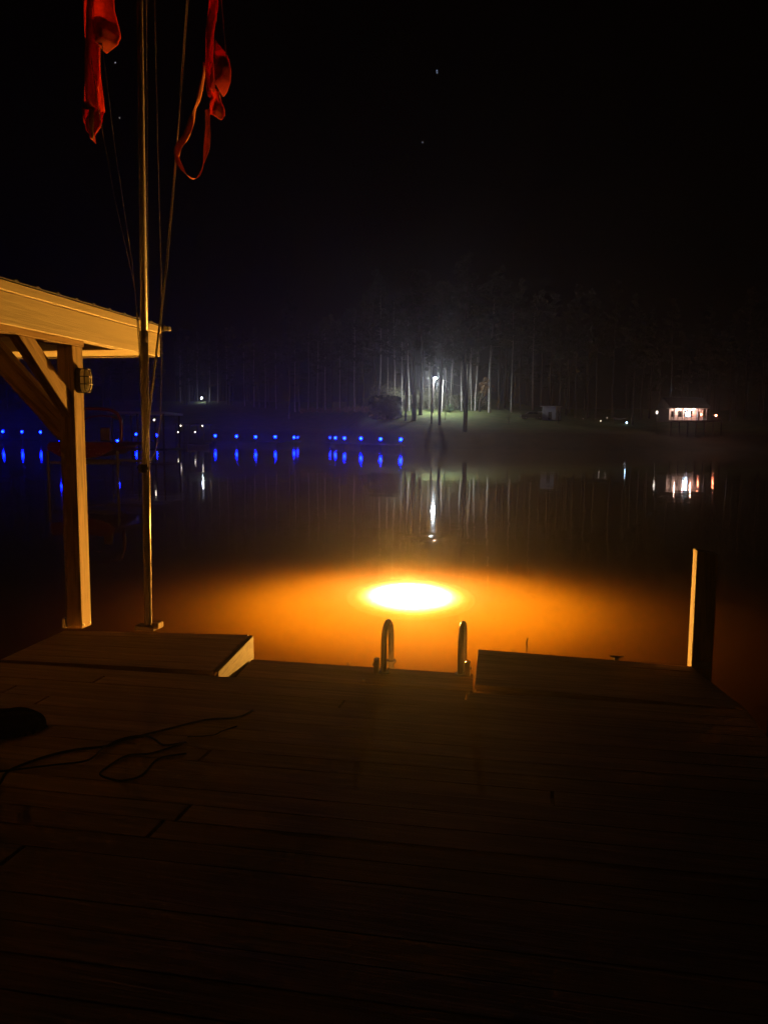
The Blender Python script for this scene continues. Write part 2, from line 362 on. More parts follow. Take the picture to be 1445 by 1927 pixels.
NL = P['l0']; NR = P['bxb']                 # near edge of the step / platforms
e = (P['fr']-P['l0']).normalized(); e2 = (NR-P['fr']).normalized()
nearL = P['l0']-e*1.6; nearR = NR+(P['rb']-P['bx']).normalized()*1.62
back = -V*7.4
# main deck: planks from the step back past the viewer
md = MB().quad_box([q2(nearL, ZA-.22), q2(nearR, ZA-.22), q2(nearR+back, ZA-.22), q2(nearL+back, ZA-.22)], [q2(nearL, ZA-.042), q2(nearR, ZA-.042), q2(nearR+back, ZA-.042), q2(nearL+back, ZA-.042)]).build('deck_frame', DECK, dock)
boards(md, nearL+back, nearR+back, nearR, nearL, ZA, .14, seed=3)
def platform(name, A, B, C, D, z, h, seed):
    c = [A, B, C, D]; mid = sum((q2(p, 0) for p in c), Vector())/4
    ins = [q2(p, 0).lerp(mid, .012) for p in c]
    fr_ = MB().quad_box([q2(p, z-h) for p in ins], [q2(p, z-.042) for p in ins]).build(name, DECK, dock)
    boards(fr_, A, B, C, D, z, .14, joints=False, seed=seed)
    return fr_
ep = V*.005
platform('raised_platform', P['l0']+ep, P['fr']+ep, P['cR'], P['lb'], ZA, .24, 5)
sb = P['fr']+ep; sc2 = P['cR']
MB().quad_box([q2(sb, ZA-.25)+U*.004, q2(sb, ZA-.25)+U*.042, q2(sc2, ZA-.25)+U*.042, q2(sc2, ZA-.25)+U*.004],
              [q2(sb, ZA-.003)+U*.004, q2(sb, ZA-.003)+U*.042, q2(sc2, ZA-.003)+U*.042, q2(sc2, ZA-.003)+U*.004])  .build('side_board', DIM_SIDE, dock, bevel=.003)
platform('raised_platform', NR+ep, nearR+ep, P['rb'], P['bx'], ZA, .24, 6)
platform('swim_step', q2(P['fr'], 0)+U*.045+ep, q2(NR, 0)+ep-U*.004, q2(Q['d'], 0), q2(Q['a'], 0)+U*.03, ZL, .2, 8)
for pp in (P['lb']+U*.3-V*.2, P['cR']-U*.3-V*.15, P['bx']+U*.2-V*.2, P['rb']-U*.25-V*.2, P['cR'].lerp(P['bx'], .5)-V*.5, P['l0']-V*2, nearR-V*2.5-U*.3):
    MB().tube([q2(pp, -2.7), q2(pp, ZA-.26)], .11, 12).build('piling', DARKW, dock, smooth=False)
# screw heads that catch the light
for (x, y) in ((655, 1252), (684, 1281)):
    c = onz(x, y, ZL if y < 1270 else ZA)
    MB().tube([c, c+Z*.012, c+Z*.016], [.009, .009, .004], 8).build('screw_head', ALU, dock)

# the short post at the dock corner and the one by the right edge
AX = (U, V, Z)
def corner_post(base, h, w, label, z0):
    t = thing('dock_post', q2(base, z0), label, 'post')
    b = q2(base, z0); a = U*w/2; c = V*w/2
    MB().quad_box([b-a-c, b+a-c, b+a+c, b-a+c], [b-a-c+Z*(h), b+a-c+Z*(h-.025), b+a+c+Z*(h-.025), b-a+c+Z*h]).build('timber', POST, t, bevel=.006)
    MB().box(b+Z*(ZA-z0+.02)-c*1.04, (w*.8, .01, .05), AX).build('bracket', STEEL, t)
    for s in (-.03, .03): MB().tube([b+Z*(ZA-z0+.02)+U*s-c*1.05, b+Z*(ZA-z0+.02)+U*s-c*1.15], .008, 6).build('bolt', STEEL, t)
pb = onz(1300, 1256, ZA)+U*.075+V*.08
corner_post(pb, .83+.6, .14, 'short timber post standing at the outer dock corner', ZA-.6)
pb2 = onz(1441, 1386, ZA)+U*.112+V*.068
corner_post(pb2, .28+.6, .14, 'low timber post on the dock edge behind the corner post', ZA-.6)

# ------------------------------------------------------------------ swim ladder
lc = onz(797, 1268, ZL)
lt_ = thing('swim_ladder', (lc.x, lc.y, ZL), 'metal swim ladder with two hooped handrails on the dock edge', 'ladder')
for sgn, px in ((-1, 722), (1, 866)):
    b = onz(px, 1271 if sgn > 0 else 1267, ZL)
    pts = [b]
    hh, ll, rr_ = .355, .28, .14
    pts.append(b+Z*(hh-rr_))
    for k in range(1, 10):
        a = math.pi*k/10; pts.append(b+V*(rr_-rr_*math.cos(a))+Z*(hh-rr_+rr_*math.sin(a)))
    pts += [b+V*ll+Z*(hh-rr_), b+V*ll+Z*0, b+V*(ll+.05)-Z*.3, b+V*(ll+.06)-Z*1.5]
    hr = MB().tube(pts, .023, 12).build('handrail', ALU, lt_, smooth=True)
    for o_ in (0, ll):
        MB().tube([b+V*o_+Z*.001, b+V*o_+Z*.016], .042, 12).build('foot_flange', ALU, hr)
    c = b+U*(.055*sgn)+Z*.055
    bk = MB().box(c, (.036, .05, .11), AX).build('hinge_bracket', STEEL, lt_, bevel=.004)
    MB().tube([c+U*(.018*sgn)+Z*.005, c+U*(.032*sgn)+Z*.005], .011, 8).build('bolt', STEEL, bk)
b0 = onz(722, 1267, ZL); b1 = onz(866, 1271, ZL)
for k in range(4):
    o_ = V*.335-Z*(.25+.3*k); MB().bar(b0+o_, b1+o_, .07, .03).build('step', ALU, lt_, bevel=.005)

# ------------------------------------------------------------------ pavilion roof corner with its post
fp = Vector((-2.38, 6.2, 0))                          # a point of the fascia plane (outer face)
def fa(px, py=640):                                     # where a pixel meets the fascia plane
    d = pxdir(px, py); nn = U; t = nn.dot(fp-CAM)/nn.dot(d); return CAM+d*t
cor = fa(301, 660); cor = q2(cor, 0)
near = cor-V*4.6
pav = thing('dock_pavilion', (-2.55, 6.15, ZA), 'pavilion roof corner on a braced timber post above the raised platform', 'pavilion')
ZF0, ZF1, ZR = 3.05, 3.265, 3.335
def vb(a, b, off0, off1, z0, z1, name, mat, par, bevel=.003):   # board along V between a and b, from off0 to off1 along U
    return MB().quad_box([q2(a+U*off0, z0), q2(a+U*off1, z0), q2(b+U*off1, z0), q2(b+U*off0, z0)], [q2(a+U*off0, z1), q2(a+U*off1, z1), q2(b+U*off1, z1), q2(b+U*off0, z1)]).build(name, mat, par, bevel=bevel)
vb(near, cor, -.038, 0, ZF0, ZF1, 'fascia_board', TRIM_V, pav)
vb(near, cor+V*.012, -.02, .022, ZF1+.006, ZR, 'drip_trim', TRIM_V, pav)
lf = cor-U*3.2
def ub(a, b, o0, o1, z0, z1, name, mat, par, bevel=.003):
    return MB().quad_box([q2(a+V*o0, z0), q2(b+V*o0, z0), q2(b+V*o1, z0), q2(a+V*o1, z0)], [q2(a+V*o0, z1), q2(b+V*o0, z1), q2(b+V*o1, z1), q2(a+V*o1, z1)]).build(name, mat, par, bevel=bevel)
ub(lf, cor-U*.04, -.038, 0, ZF0, ZF1, 'fascia_board', TRIM_U, pav)
ub(lf, cor-U*.045, -.50, -.042, ZF0+.012, ZF0+.03, 'soffit_board', TRIM_U, pav)
vb(near, cor-V*.51, -.16, -.042, ZF0+.012, ZF0+.03, 'soffit_board', TRIM_V, pav)
# roof sheet with standing ribs, gently rising to the left
rise = .10
rs = MB(); c0 = near; L_ = 4.62+.05
def rp_(s, w, dz): p = near+V*s-U*w; return Vector((p.x, p.y, ZR+.006+rise*max(0, w)+dz))
rs.quad_box([rp_(0, -.035, 0), rp_(L_, -.035, 0), rp_(L_, 3.2, 0), rp_(0, 3.2, 0)], [rp_(0, -.035, .006), rp_(L_, -.035, .006), rp_(L_, 3.2, .006), rp_(0, 3.2, .006)])
rf = rs.build('roof_sheet', ROOFM, pav)
for k in range(int(L_/.23)+1):
    s = .02+k*.23; MB().quad_box([rp_(s-.022, -.035, .006), rp_(s+.022, -.035, .006), rp_(s+.022, 3.2, .006), rp_(s-.022, 3.2, .006)],
                                 [rp_(s-.01, -.035, .018), rp_(s+.01, -.035, .018), rp_(s+.01, 3.2, .018), rp_(s-.01, 3.2, .018)]).build('rib', ROOFM, rf)
    c = rp_(s+.06, .06, .006); MB().tube([c, c+Z*.01], .008, 6).build('roof_screw', STEEL, rf)
ub(lf, cor+U*.09, .015, .06, ZR-.035, ZR+.004, 'metal_flashing', ROOFM, pav)
# rafters under the sheet
for k in range(6):
    a = near+V*(.35+k*.75)
    MB().quad_box([q2(a-U*.17, ZF0+.06), q2(a-U*.17+V*.04, ZF0+.06), q2(a-U*3.1+V*.04, ZF0+.3), q2(a-U*3.1, ZF0+.3)], [q2(a-U*.17, ZF1-.01), q2(a-U*.17+V*.04, ZF1-.01), q2(a-U*3.1+V*.04, ZF1+.26), q2(a-U*3.1, ZF1+.26)]).build('rafter', BEAM, pav)
# post, beam, braces
PB = onz(154, 1184, ZA); pc = PB+V*.07-U*.07        # front right edge of the post at that pixel
pc = q2(pc, ZA)
bt = 3.01
MB().box(pc+Z*(bt-ZA)/2, (.14, .14, bt-ZA), AX).build('post', POST, pav, bevel=.006)
vb(q2(pc, 0)-V*4.2, q2(pc, 0)+V*.09, -.07, .071, bt+.001, ZF0+.10, 'beam', BEAM, pav)
MB().quad_box(*[[pc-V*.068+U*sx+V*vv+Z*zz for (sx, vv, zz) in cfg] for cfg in (
    ((-.045, 0, 1.74), (.045, 0, 1.74), (.045, 0, 1.94), (-.045, 0, 1.94)), ((-.045, -.60, bt-ZA+.0), (.045, -.60, bt-ZA+.0), (.045, -.42, bt-ZA), (-.045, -.42, bt-ZA)))]).build('brace', BRACE_V, pav, bevel=.004)
MB().quad_box(*[[pc-U*.069+V*sx-U*vv+Z*zz for (sx, vv, zz) in cfg] for cfg in (
    ((-.045, 0, 1.52), (.045, 0, 1.52), (.045, 0, 1.76), (-.045, 0, 1.76)), ((-.045, .86, bt-ZA+.1), (.045, .86, bt-ZA+.1), (.045, .62, bt-ZA+.1), (-.045, .62, bt-ZA+.1)))]).build('brace', BRACE_U, pav, bevel=.004)
MB().box(pc-U*.09-V*.02+Z*.04, (.03, .12, .08), AX).build('post_bracket', STEEL, pav, bevel=.003)
for s in (-.04, .04):
    MB().tube([pc+U*.07+V*s+Z*.03, pc+U*.076+V*s+Z*.03], .008, 8).build('nail_head', STEEL, pav)

# caged bulkhead lamp on the post (unlit)
bl = pc+U*.07+Z*(2.735-ZA)
bt_ = thing('bulkhead_lamp', tuple(bl), 'unlit oval bulkhead lamp with wire cage screwed to the pavilion post', 'lamp')
def oval(off, hw, hh, r, n_=28):
    pts = []
    for k in range(n_):
        a = 2*math.pi*k/n_; cx, sx = math.cos(a), math.sin(a)
        pts.append(bl+U*off+V*(hw*abs(cx)**.55*(1 if cx > 0 else -1))+Z*(hh*abs(sx)**.55*(1 if sx > 0 else -1)))
    return pts
def loft(rings, name, mat, par):
    b = MB(); k = len(rings[0])
    for r_ in rings: b.v += r_
    for i in range(len(rings)-1):
        for j in range(k): b.f.append((i*k+j, i*k+(j+1) % k, (i+1)*k+(j+1) % k, (i+1)*k+j))
    b.f += [tuple(range(k))[::-1], tuple((len(rings)-1)*k+j for j in range(k))]
    return b.build(name, mat, par, smooth=False)
loft([oval(.001, .055, .10, 0), oval(.035, .055, .10, 0), oval(.045, .052, .096, 0)], 'base', BLACK, bt_)
loft([oval(.046, .047, .09, 0), oval(.075, .046, .088, 0), oval(.095, .038, .075, 0), oval(.10, .025, .06, 0)], 'lens', LENS, bt_)
ring = oval(.085, .051, .094, 0); ring.append(ring[0]); MB().tube(ring, .004, 6, False).build('cage_ring', BLACK, bt_)
for dz in (-.03, .03):
    MB().tube([bl+U*.045+V*.053+Z*dz, bl+U*.085+V*.052+Z*dz, bl+U*.106+V*.03+Z*dz, bl+U*.106-V*.03+Z*dz, bl+U*.085-V*.052+Z*dz, bl+U*.045-V*.053+Z*dz], .004, 6).build('cage_bar', BLACK, bt_)
MB().tube([bl+U*.045-Z*.098, bl+U*.085-Z*.094, bl+U*.106-Z*.06, bl+U*.106+Z*.06, bl+U*.085+Z*.094, bl+U*.045+Z*.098], .004, 6).build('cage_bar', BLACK, bt_)

# ------------------------------------------------------------------ flagpole with halyards
FY = 6.05
fb = onz(279, 1185, ZA); fb = Vector((fb.x, fb.y, ZA)); FY = fb.y
ftop = aty(263, 0, FY)
dirp = (ftop-fb); 
def pole_at(z): return fb+dirp*((z-ZA)/(ftop.z-ZA))
fl = thing('flagpole', tuple(fb), 'tall slim metal flagpole with rope halyards on the raised platform', 'flagpole')
MB().tube([pole_at(ZA+.03), pole_at(3.03)], [.031, .030], 16).build('pole_section', POLEM, fl, smooth=True)
MB().tube([pole_at(3.032), pole_at(3.12)], .034, 16).build('coupling', POLEM, fl, smooth=True)
MB().tube([pole_at(3.122), pole_at(7.4)], [.027, .018], 16).build('pole_section', POLEM, fl, smooth=True)
yc = pole_at(6.5)
MB().tube([yc-Vector((1.0, .1, -.05)), yc+Vector((1.0, .1, .05))], .018, 10).build('yardarm', POLEM, fl, smooth=True)
bs_ = fb+Z*.001
fbx = MB().box(fb+Z*.021-U*.01, (.17, .10, .04), AX).build('base_block', DARKW, fl, bevel=.004)
MB().box(fb+Z*.045+U*.085, (.06, .09, .05), AX).build('base_bracket', POST, fl, bevel=.004)
ck = aty(270, 882, FY-.035)
MB().tube([ck-U*.055+Z*.012, ck-U*.03, ck+U*.03, ck+U*.055+Z*.012], [.008, .012, .012, .008], 8).build('cleat', BLACK, fl)
MB().tube([ck+V*.0-Z*.03, ck+V*.0+Z*.035], .038, 12).build('rope_wrap', BLACK, fl)
def rope(pts, r=.0042, dy=0, mat=ROPE, name='halyard'):
    P3 = [aty(x, y, FY+dy) for x, y in pts]
    MB().tube(P3, r*1.35, 6).build(name, mat, fl, smooth=True)
rope([(160, -120), (163, 0), (172, 110), (189, 226), (215, 370), (245, 500), (254, 545), (262, 620), (268, 760), (271, 872)], .0028, -.05)
rope([(176, -120), (180, 0), (195, 105), (216, 279), (249, 497), (255, 556), (263, 680), (270, 872)], .0028, -.06)
rope([(275, -120), (275, 0), (277, 300), (278, 500), (279, 700), (277, 872)], .0034, -.045)
rope([(289, -120), (291, 0), (296, 250), (303, 500), (304, 563), (304, 686), (302, 790), (292, 852), (277, 876)], .0034, -.03)
rope([(358, -120), (354, 0), (344, 130), (331, 287), (312, 497), (301, 600), (282, 760), (270, 878)], .0042, -.05)
rope([(356, -120), (351, 0), (342, 130), (332, 300), (315, 497), (304, 590), (284, 760), (273, 878)], .0034, -.04)
rope([(410, -120), (417, 0), (421, 50), (426, 105), (422, 140), (412, 160), (414, 190)], .003, -.02)
rope([(280, 872), (281, 884), (278, 893), (281, 896)], .006, -.06, ROPE, 'rope_tail')

# ------------------------------------------------------------------ flags, furled by the still air
def sheet(rows, name, mat, par, depth, folds, amp, nu=14, sub=5, ph=0., lean=0.):
    """rows: (y, x_left, x_right) in photo pixels at the flags' distance; folds give it depth"""
    out_ = []
    for (ya, la, ra), (yb, lb_, rb_) in zip(rows, rows[1:]):
        for k in range(sub): 
            t_ = k/sub; out_.append((ya+(yb-ya)*t_, la+(lb_-la)*t_, ra+(rb_-ra)*t_))
    out_.append(rows[-1])
    gr_ = []
    for i, (y, l, r_) in enumerate(out_):
        row = []
        for j in range(nu):
            s = j/(nu-1); p = aty(l+(r_-l)*s, y, depth)
            dy = amp*math.sin(folds*2*math.pi*s+ph+.12*i)*(1-.35*math.sin(i*.4))+lean*s
            row.append(p+Vector((0, dy, 0))*1.0)
        gr_.append(row)
    o = MB().grid(gr_).build(name, mat, par, smooth=True)
    md_ = o.modifiers.new('thickness', 'SOLIDIFY'); md_.thickness = .0015
    return o
FD = FY-.08
f1 = thing('signal_flag', tuple(aty(172, 200, FD)), 'orange red furled flag with folded corner hanging from the yardarm', 'flag')
sheet([(-110, 154, 188), (0, 153, 189), (85, 155, 184), (150, 156, 187), (203, 159, 191)], 'cloth', FLAG, f1, FD, 1.4, .05, ph=.6, lean=.10)
sheet([(-110, 166, 203), (0, 171, 205), (30, 173, 212), (50, 175, 215), (66, 178, 209), (82, 182, 187)], 'folded_corner', FLAG, f1, FD-.03, .6, .03, ph=1.8, lean=.12)
sheet([(200, 154, 188), (212, 153, 187), (225, 153, 186), (240, 158, 179), (250, 167, 175), (262, 172, 173.2)], 'lower_fold', FLAGD, f1, FD+.01, 1.3, .04, ph=0, lean=.06)
sheet([(200, 167, 173), (215, 168, 174), (235, 167, 174), (248, 171, 174.5), (260, 172.4, 173.4)], 'yellow_edge', YEL, f1, FD-.06, .4, .008, ph=0, nu=6, lean=.03)
f2 = thing('signal_flag', tuple(aty(400, 200, FD)), 'dark crimson furled flag with a bright lower tip beside the looping ribbon', 'flag')
sheet([(-110, 396, 418), (0, 394, 420), (40, 392, 419), (75, 390, 410), (120, 388, 407), (165, 389, 408), (180, 391, 407)], 'cloth', FLAGD, f2, FD, 1.2, .045, ph=2.6, lean=-.10)
sheet([(70, 404, 409), (82, 403, 419), (95, 403, 425), (115, 403, 427.5), (135, 404, 425), (148, 405, 419), (160, 407, 410)], 'bulging_fold', FLAGD, f2, FD-.03, .5, .03, ph=1.2, lean=.16)
sheet([(160, 390, 408), (178, 398, 411), (190, 393, 416), (203, 392, 417), (214, 394, 411)], 'lower_tip', FLAG, f2, FD-.02, .9, .025, ph=.4, lean=.10)
# ribbon loop
lp = [(386, 118), (381, 150), (373, 185), (366, 205), (357, 236), (350, 255), (338, 272), (333, 287), (334, 300), (345, 321), (361, 335), (375, 330), (384, 305), (389, 275), (391, 240), (391, 205)]
lp3 = [aty(x, y, FD-.02) for x, y in lp]
fine = []
for i in range(len(lp3)-1):
    p0, p1, p2, p3 = [lp3[max(0, min(len(lp3)-1, i+k))] for k in (-1, 0, 1, 2)]
    for k in range(5):
        t_ = k/5; fine.append(.5*((2*p1)+(p2-p0)*t_+(2*p0-5*p1+4*p2-p3)*t_*t_+(3*p1-p0-3*p2+p3)*t_**3))
fine.append(lp3[-1])
rows = []
for i, p in enumerate(fine):
    tg = (fine[min(i+1, len(fine)-1)]-fine[max(0, i-1)]).normalized()
    sd = tg.cross(Vector((0, 1, 0))).normalized(); a = .9+.5*math.sin(i*.16)+.25*math.sin(i*.55)
    d = (sd*math.cos(a)+Vector((0, 1, 0))*math.sin(a))*.026
    rows.append([p-d, p-d*.3, p+d*.3, p+d])
f3 = MB().grid(rows).build('ribbon', RIBBON, smooth=True)
f3.modifiers.new('thickness', 'SOLIDIFY').thickness = .002
tag(f3, 'long orange ribbon looping down beside the crimson furled flag', 'ribbon')

# ------------------------------------------------------------------ things lying on the deck
def deck_line(pts, r=.005, z=ZA): return [onz(x, y, z+r) for x, y in pts]
cs = 2.58
def C(l): return [(x/cs, 1300+y/cs) for x, y in l]
def smoothpts(p, k=5):
    o_ = []
    for i in range(len(p)-1):
        p0, p1, p2, p3 = [p[max(0, min(len(p)-1, i+j))] for j in (-1, 0, 1, 2)]
        for q in range(k):
            t_ = q/k; o_.append(.5*((2*p1)+(p2-p0)*t_+(2*p0-5*p1+4*p2-p3)*t_*t_+(3*p1-p0-3*p2+p3)*t_**3))
    return o_+[p[-1]]
def cord(l, label, r=.006, lift=0):
    p = smoothpts(deck_line(C(l), r+lift)); o = MB().tube(p, r, 6).build('cord', CORD, org=(p[0].x, p[0].y, ZA), smooth=True)
    return tag(o, label, 'cord')
cord([(-60, 520), (0, 450), (50, 385), (240, 315), (380, 285), (510, 270), (600, 240), (700, 215), (860, 175), (1000, 142), (1150, 130), (1230, 95)], 'thin black cord running straight across the dock planks towards the step')
cord([(-20, 395), (80, 383), (250, 362), (400, 345), (460, 318), (510, 272), (600, 232), (700, 218), (750, 236), (800, 265), (905, 250)], 'thin black cord crossing the straight cord and bending to the planks', .005, .011)
cord([(905, 305), (770, 330), (690, 410), (600, 436), (540, 430), (485, 405), (530, 365), (620, 315), (740, 303), (900, 250)], 'slack black cord loop lying on the dock planks', .005)
cord([(910, 224), (1030, 217), (1080, 196), (1150, 172)], 'short loose black cord end on the dock planks', .004)
# crumpled dark bag at the left
bc = onz(20, 1388, ZA)
bag = MB(); nu, nv = 26, 12; rg = np.random.default_rng(4)
for i in range(nv+1):
    th = math.pi/2*i/nv
    for j in range(nu):
        ph = 2*math.pi*j/nu
        rr_ = 1+.10*math.sin(3*ph+1)+.06*math.sin(7*ph)+.05*rg.standard_normal()
        bag.v.append(Vector((bc.x-.2+.30*rr_*math.cos(th)**.5*math.cos(ph) if i < nv else bc.x-.2, bc.y+.10+.17*rr_*math.cos(th)**.5*math.sin(ph) if i < nv else bc.y+.1, ZA+.001+.09*math.sin(th)*(1+.18*math.sin(2*ph+i)))))
for i in range(nv):
    for j in range(nu): bag.f.append((i*nu+j, i*nu+(j+1) % nu, (i+1)*nu+(j+1) % nu, (i+1)*nu+j))
bgt = thing('bag', (bc.x-.2, bc.y+.1, ZA), 'black soft bag slumped on the dock planks beside the cords', 'bag')
bag.build('body', FABRIC_BLACK, bgt, smooth=True)
sp_ = [Vector((bc.x-.12, bc.y+.14, ZA+.085)), Vector((bc.x-.02, bc.y+.16, ZA+.095)), Vector((bc.x+.09, bc.y+.14, ZA+.07)), Vector((bc.x+.13, bc.y+.10, ZA+.035)), Vector((bc.x+.10, bc.y+.03, ZA+.014))]
MB().tube(smoothpts(sp_), .012, 6).build('strap', FABRIC_BLACK, bgt, smooth=True)
# a stick standing in the water
tw = onz(991, 1212, 0)
tag(MB().tube([tw-Z*.5, tw+Z*.02, tw+Z*.07+U*.01], [.012, .01, .006], 7).build('stick', DARKW, org=tuple(q2(tw, -.5)), smooth=True), 'thin dark stick poking out of the glowing water', 'stick')
# small cleat on the right platform
ccl = onz(1160, 1243, ZA)
ct_ = thing('dock_cleat', tuple(ccl), 'small metal mooring cleat on the right raised platform edge', 'cleat')
MB().tube([ccl-U*.05+Z*.03, ccl-U*.02+Z*.026, ccl+U*.02+Z*.026, ccl+U*.05+Z*.03], [.005, .008, .008, .005], 8).build('horn', ALU, ct_)
MB().box(ccl+Z*.013, (.03, .02, .024), AX).build('foot', ALU, ct_)

# ------------------------------------------------------------------ trees
def leafcloud(mb, c, r, k, size, rng, flat=.7):
    for _ in range(k):
        d = rng.standard_normal(3); d /= np.linalg.norm(d)+1e-9; q = Vector(c)+Vector((d[0]*r, d[1]*r, d[2]*r*flat))*float(rng.random()**.5)
        a = Vector(rng.standard_normal(3)).normalized(); b = a.orthogonal().normalized(); s = size*float(rng.uniform(.6, 1.3))
        i = len(mb.v); mb.v += [q-a*s, q+b*s*.45, q+a*s, q-b*s*.45]; mb.f.append((i, i+1, i+2, i+3))
def pine_proto(seed, h, cb, dense, bark):
    rng = np.random.default_rng(seed)
    tr_, cr = MB(), MB(); r0 = .0105*h
    lean = Vector((rng.uniform(-.02, .02), rng.uniform(-.02, .02), 0))
    ax = [Vector((0, 0, -.4))+lean*0]+[Vector((lean.x*z+.12*math.sin(z*.3+seed), lean.y*z+.1*math.cos(z*.27+seed)-.1, z)) for z in np.linspace(.3, h, 12)]
    tr_.tube(ax, [r0*1.25]+[r0*(1-.85*k/11) for k in range(12)], 8)
    def at(z): 
        z = max(.3, min(h, z)); k = (z-.3)/(h-.3)*11; i = min(10, int(k)); return ax[1+i].lerp(ax[2+i], k-i)
    nl = int(24*dense)
    for k in range(nl):
        z = h*(cb+(1-cb)*((k+rng.uniform(0, .9))/nl)**.9); f = (z/h-cb)/(1-cb)
        L = (.16*h*(1-f)**.8+.5)*rng.uniform(.6, 1.15); a = rng.uniform(0, 6.283); p = at(z)
        q = p+Vector((math.cos(a)*L, math.sin(a)*L, L*rng.uniform(-.05, .3)))
        tr_.tube([p, p.lerp(q, .5)+Z*.1*L*.3, q], [.02*h*.12, .03, .012], 5, False)
        for s in (.45, .72, 1.0):
            leafcloud(cr, p.lerp(q, s)+Z*.1, .75+.3*(1-f), 20, .34, rng, .55)
    for z in np.linspace(h*cb*.45, h*cb, 4):        # dead stubs
        a = rng.uniform(0, 6.283); p = at(z); tr_.tube([p, p+Vector((math.cos(a), math.sin(a), .2))*rng.uniform(.5, 1.4)], [.03, .008], 4, False)
    leafcloud(cr, at(h), .9, 40, .34, rng, .9)
    return tr_, cr
class Proto:
    def __init__(s, parts): s.parts = parts          # list of (name, mesh)
def mesh_of(mb, name, mat, smooth=True):
    me = bpy.data.meshes.new(name); me.from_pydata([tuple(v) for v in mb.v], [], mb.f); me.materials.append(mat)
    if smooth: me.shade_smooth()
    return me
pines = []
for sd_, h_, cb_, dn_ in ((1, 27, .48, 1.1), (2, 24, .55, .9), (3, 29, .42, 1.2), (4, 21, .5, 1.0)):
    a, b = pine_proto(sd_, h_, cb_, dn_, BARK); pines.append((a, b, mesh_of(a, 'trunk', BARK), mesh_of(b, 'crown', PINE, False)))
def bare_proto(seed, h, leaf=0, leafsize=.22):
    rng = np.random.default_rng(seed); tb, cr = MB(), MB()
    def grow(p, d, L, r, lev):
        q = p+d*L; mid = p.lerp(q, .5)+Vector(rng.standard_normal(3))*L*.05
        tb.tube([p, mid, q], [r, r*.85, r*.65], 6 if lev < 2 else 4, False)
        if lev >= 4 or r < .006:
            if leaf: leafcloud(cr, q, .5, leaf, leafsize, rng)
            return
        for _ in range(3 if lev < 2 else 2):
            nd = (d+Vector(rng.standard_normal(3))*.45+Z*.12).normalized(); grow(q, nd, L*rng.uniform(.6, .8), r*.6, lev+1)
        if leaf and lev > 1: leafcloud(cr, mid, .55, leaf, leafsize, rng)
    grow(Vector((0, 0, -.2)), Z, h*.3, .022*h+.03, 0)
    return tb, cr
def put(name, meshes, loc, sc_, rz, label, cat, group=None, tilt=0., tilta=0.):
    o = bpy.data.objects.new(name, None); COL.objects.link(o); o.location = loc; o.rotation_euler = (tilt*math.sin(tilta), tilt*math.cos(tilta), rz); o.scale = (sc_ if hasattr(sc_, '__len__') else (sc_,)*3)
    o.empty_display_size = .5; tag(o, label, cat, group)
    for nm, me in meshes:
        c = bpy.data.objects.new(nm, me); COL.objects.link(c); c.parent = o
    return o
lit_trunks = mesh_of(pines[0][0], 'trunk', LIT_BARK), mesh_of(pines[1][0], 'trunk', LIT_BARK), mesh_of(pines[3][0], 'trunk', LIT_BARK)
GP = 'tall pines on the far shore'
def pine(px, py, k, s, label, wide=1., pale=False, tilt=0., ta=0., group=GP):
    s *= 1.32; wide /= 1.25
    p = hit(px, py); tmesh = (lit_trunks[0] if k == 0 else lit_trunks[1] if k == 1 else lit_trunks[2] if k == 3 else pines[k][2]) if pale else pines[k][2]
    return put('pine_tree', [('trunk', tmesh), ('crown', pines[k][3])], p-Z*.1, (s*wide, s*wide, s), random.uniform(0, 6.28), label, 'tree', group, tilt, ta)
# dark trunks standing between the street lamp and the water
for px, py, k, s, wd_, lb in ((762, 792, 1, .95, 1.0, 'slim dark pine trunk next to the big clipped hedge'), (777, 791, 0, 1.0, 2.1, 'thickest dark pine trunk between the clipped hedge and street lamp'),
                              (793, 781, 2, .95, 1.7, 'dark pine with a flaring base between thickest trunk and street lamp'), (812, 797, 3, .95, 1.0, 'thin dark pine trunk directly below the street lamp'),
                              (828, 800, 0, .9, 1.4, 'dark pine trunk standing before the lamplit utility pole')):
    pine(px, py, k, s, lb, wd_, group='dark pines in front of the street lamp')
pine(873, 812, 2, 1.0, 'leaning pine with a thick dark trunk low on the lawn', 1.6, tilt=.04, ta=0., group=None)
# pale lit trunks behind
LL = 'slender pine with a pale lamplit trunk behind the lawn'
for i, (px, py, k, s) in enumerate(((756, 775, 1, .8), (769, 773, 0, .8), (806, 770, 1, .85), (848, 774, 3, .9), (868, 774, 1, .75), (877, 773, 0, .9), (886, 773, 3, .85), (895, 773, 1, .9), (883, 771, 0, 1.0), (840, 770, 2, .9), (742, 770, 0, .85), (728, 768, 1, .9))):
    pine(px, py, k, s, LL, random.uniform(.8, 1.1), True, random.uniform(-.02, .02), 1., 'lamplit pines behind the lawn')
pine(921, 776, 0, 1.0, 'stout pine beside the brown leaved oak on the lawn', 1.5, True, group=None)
for px, py, k, s in ((963, 776, 1, 1.0), (1001, 772, 3, 1.15)):
    pine(px, py, k, s, 'lone slim pine near the parked car', .9, True, .03 if px > 990 else .01, 0., 'slim pines near the parked car')

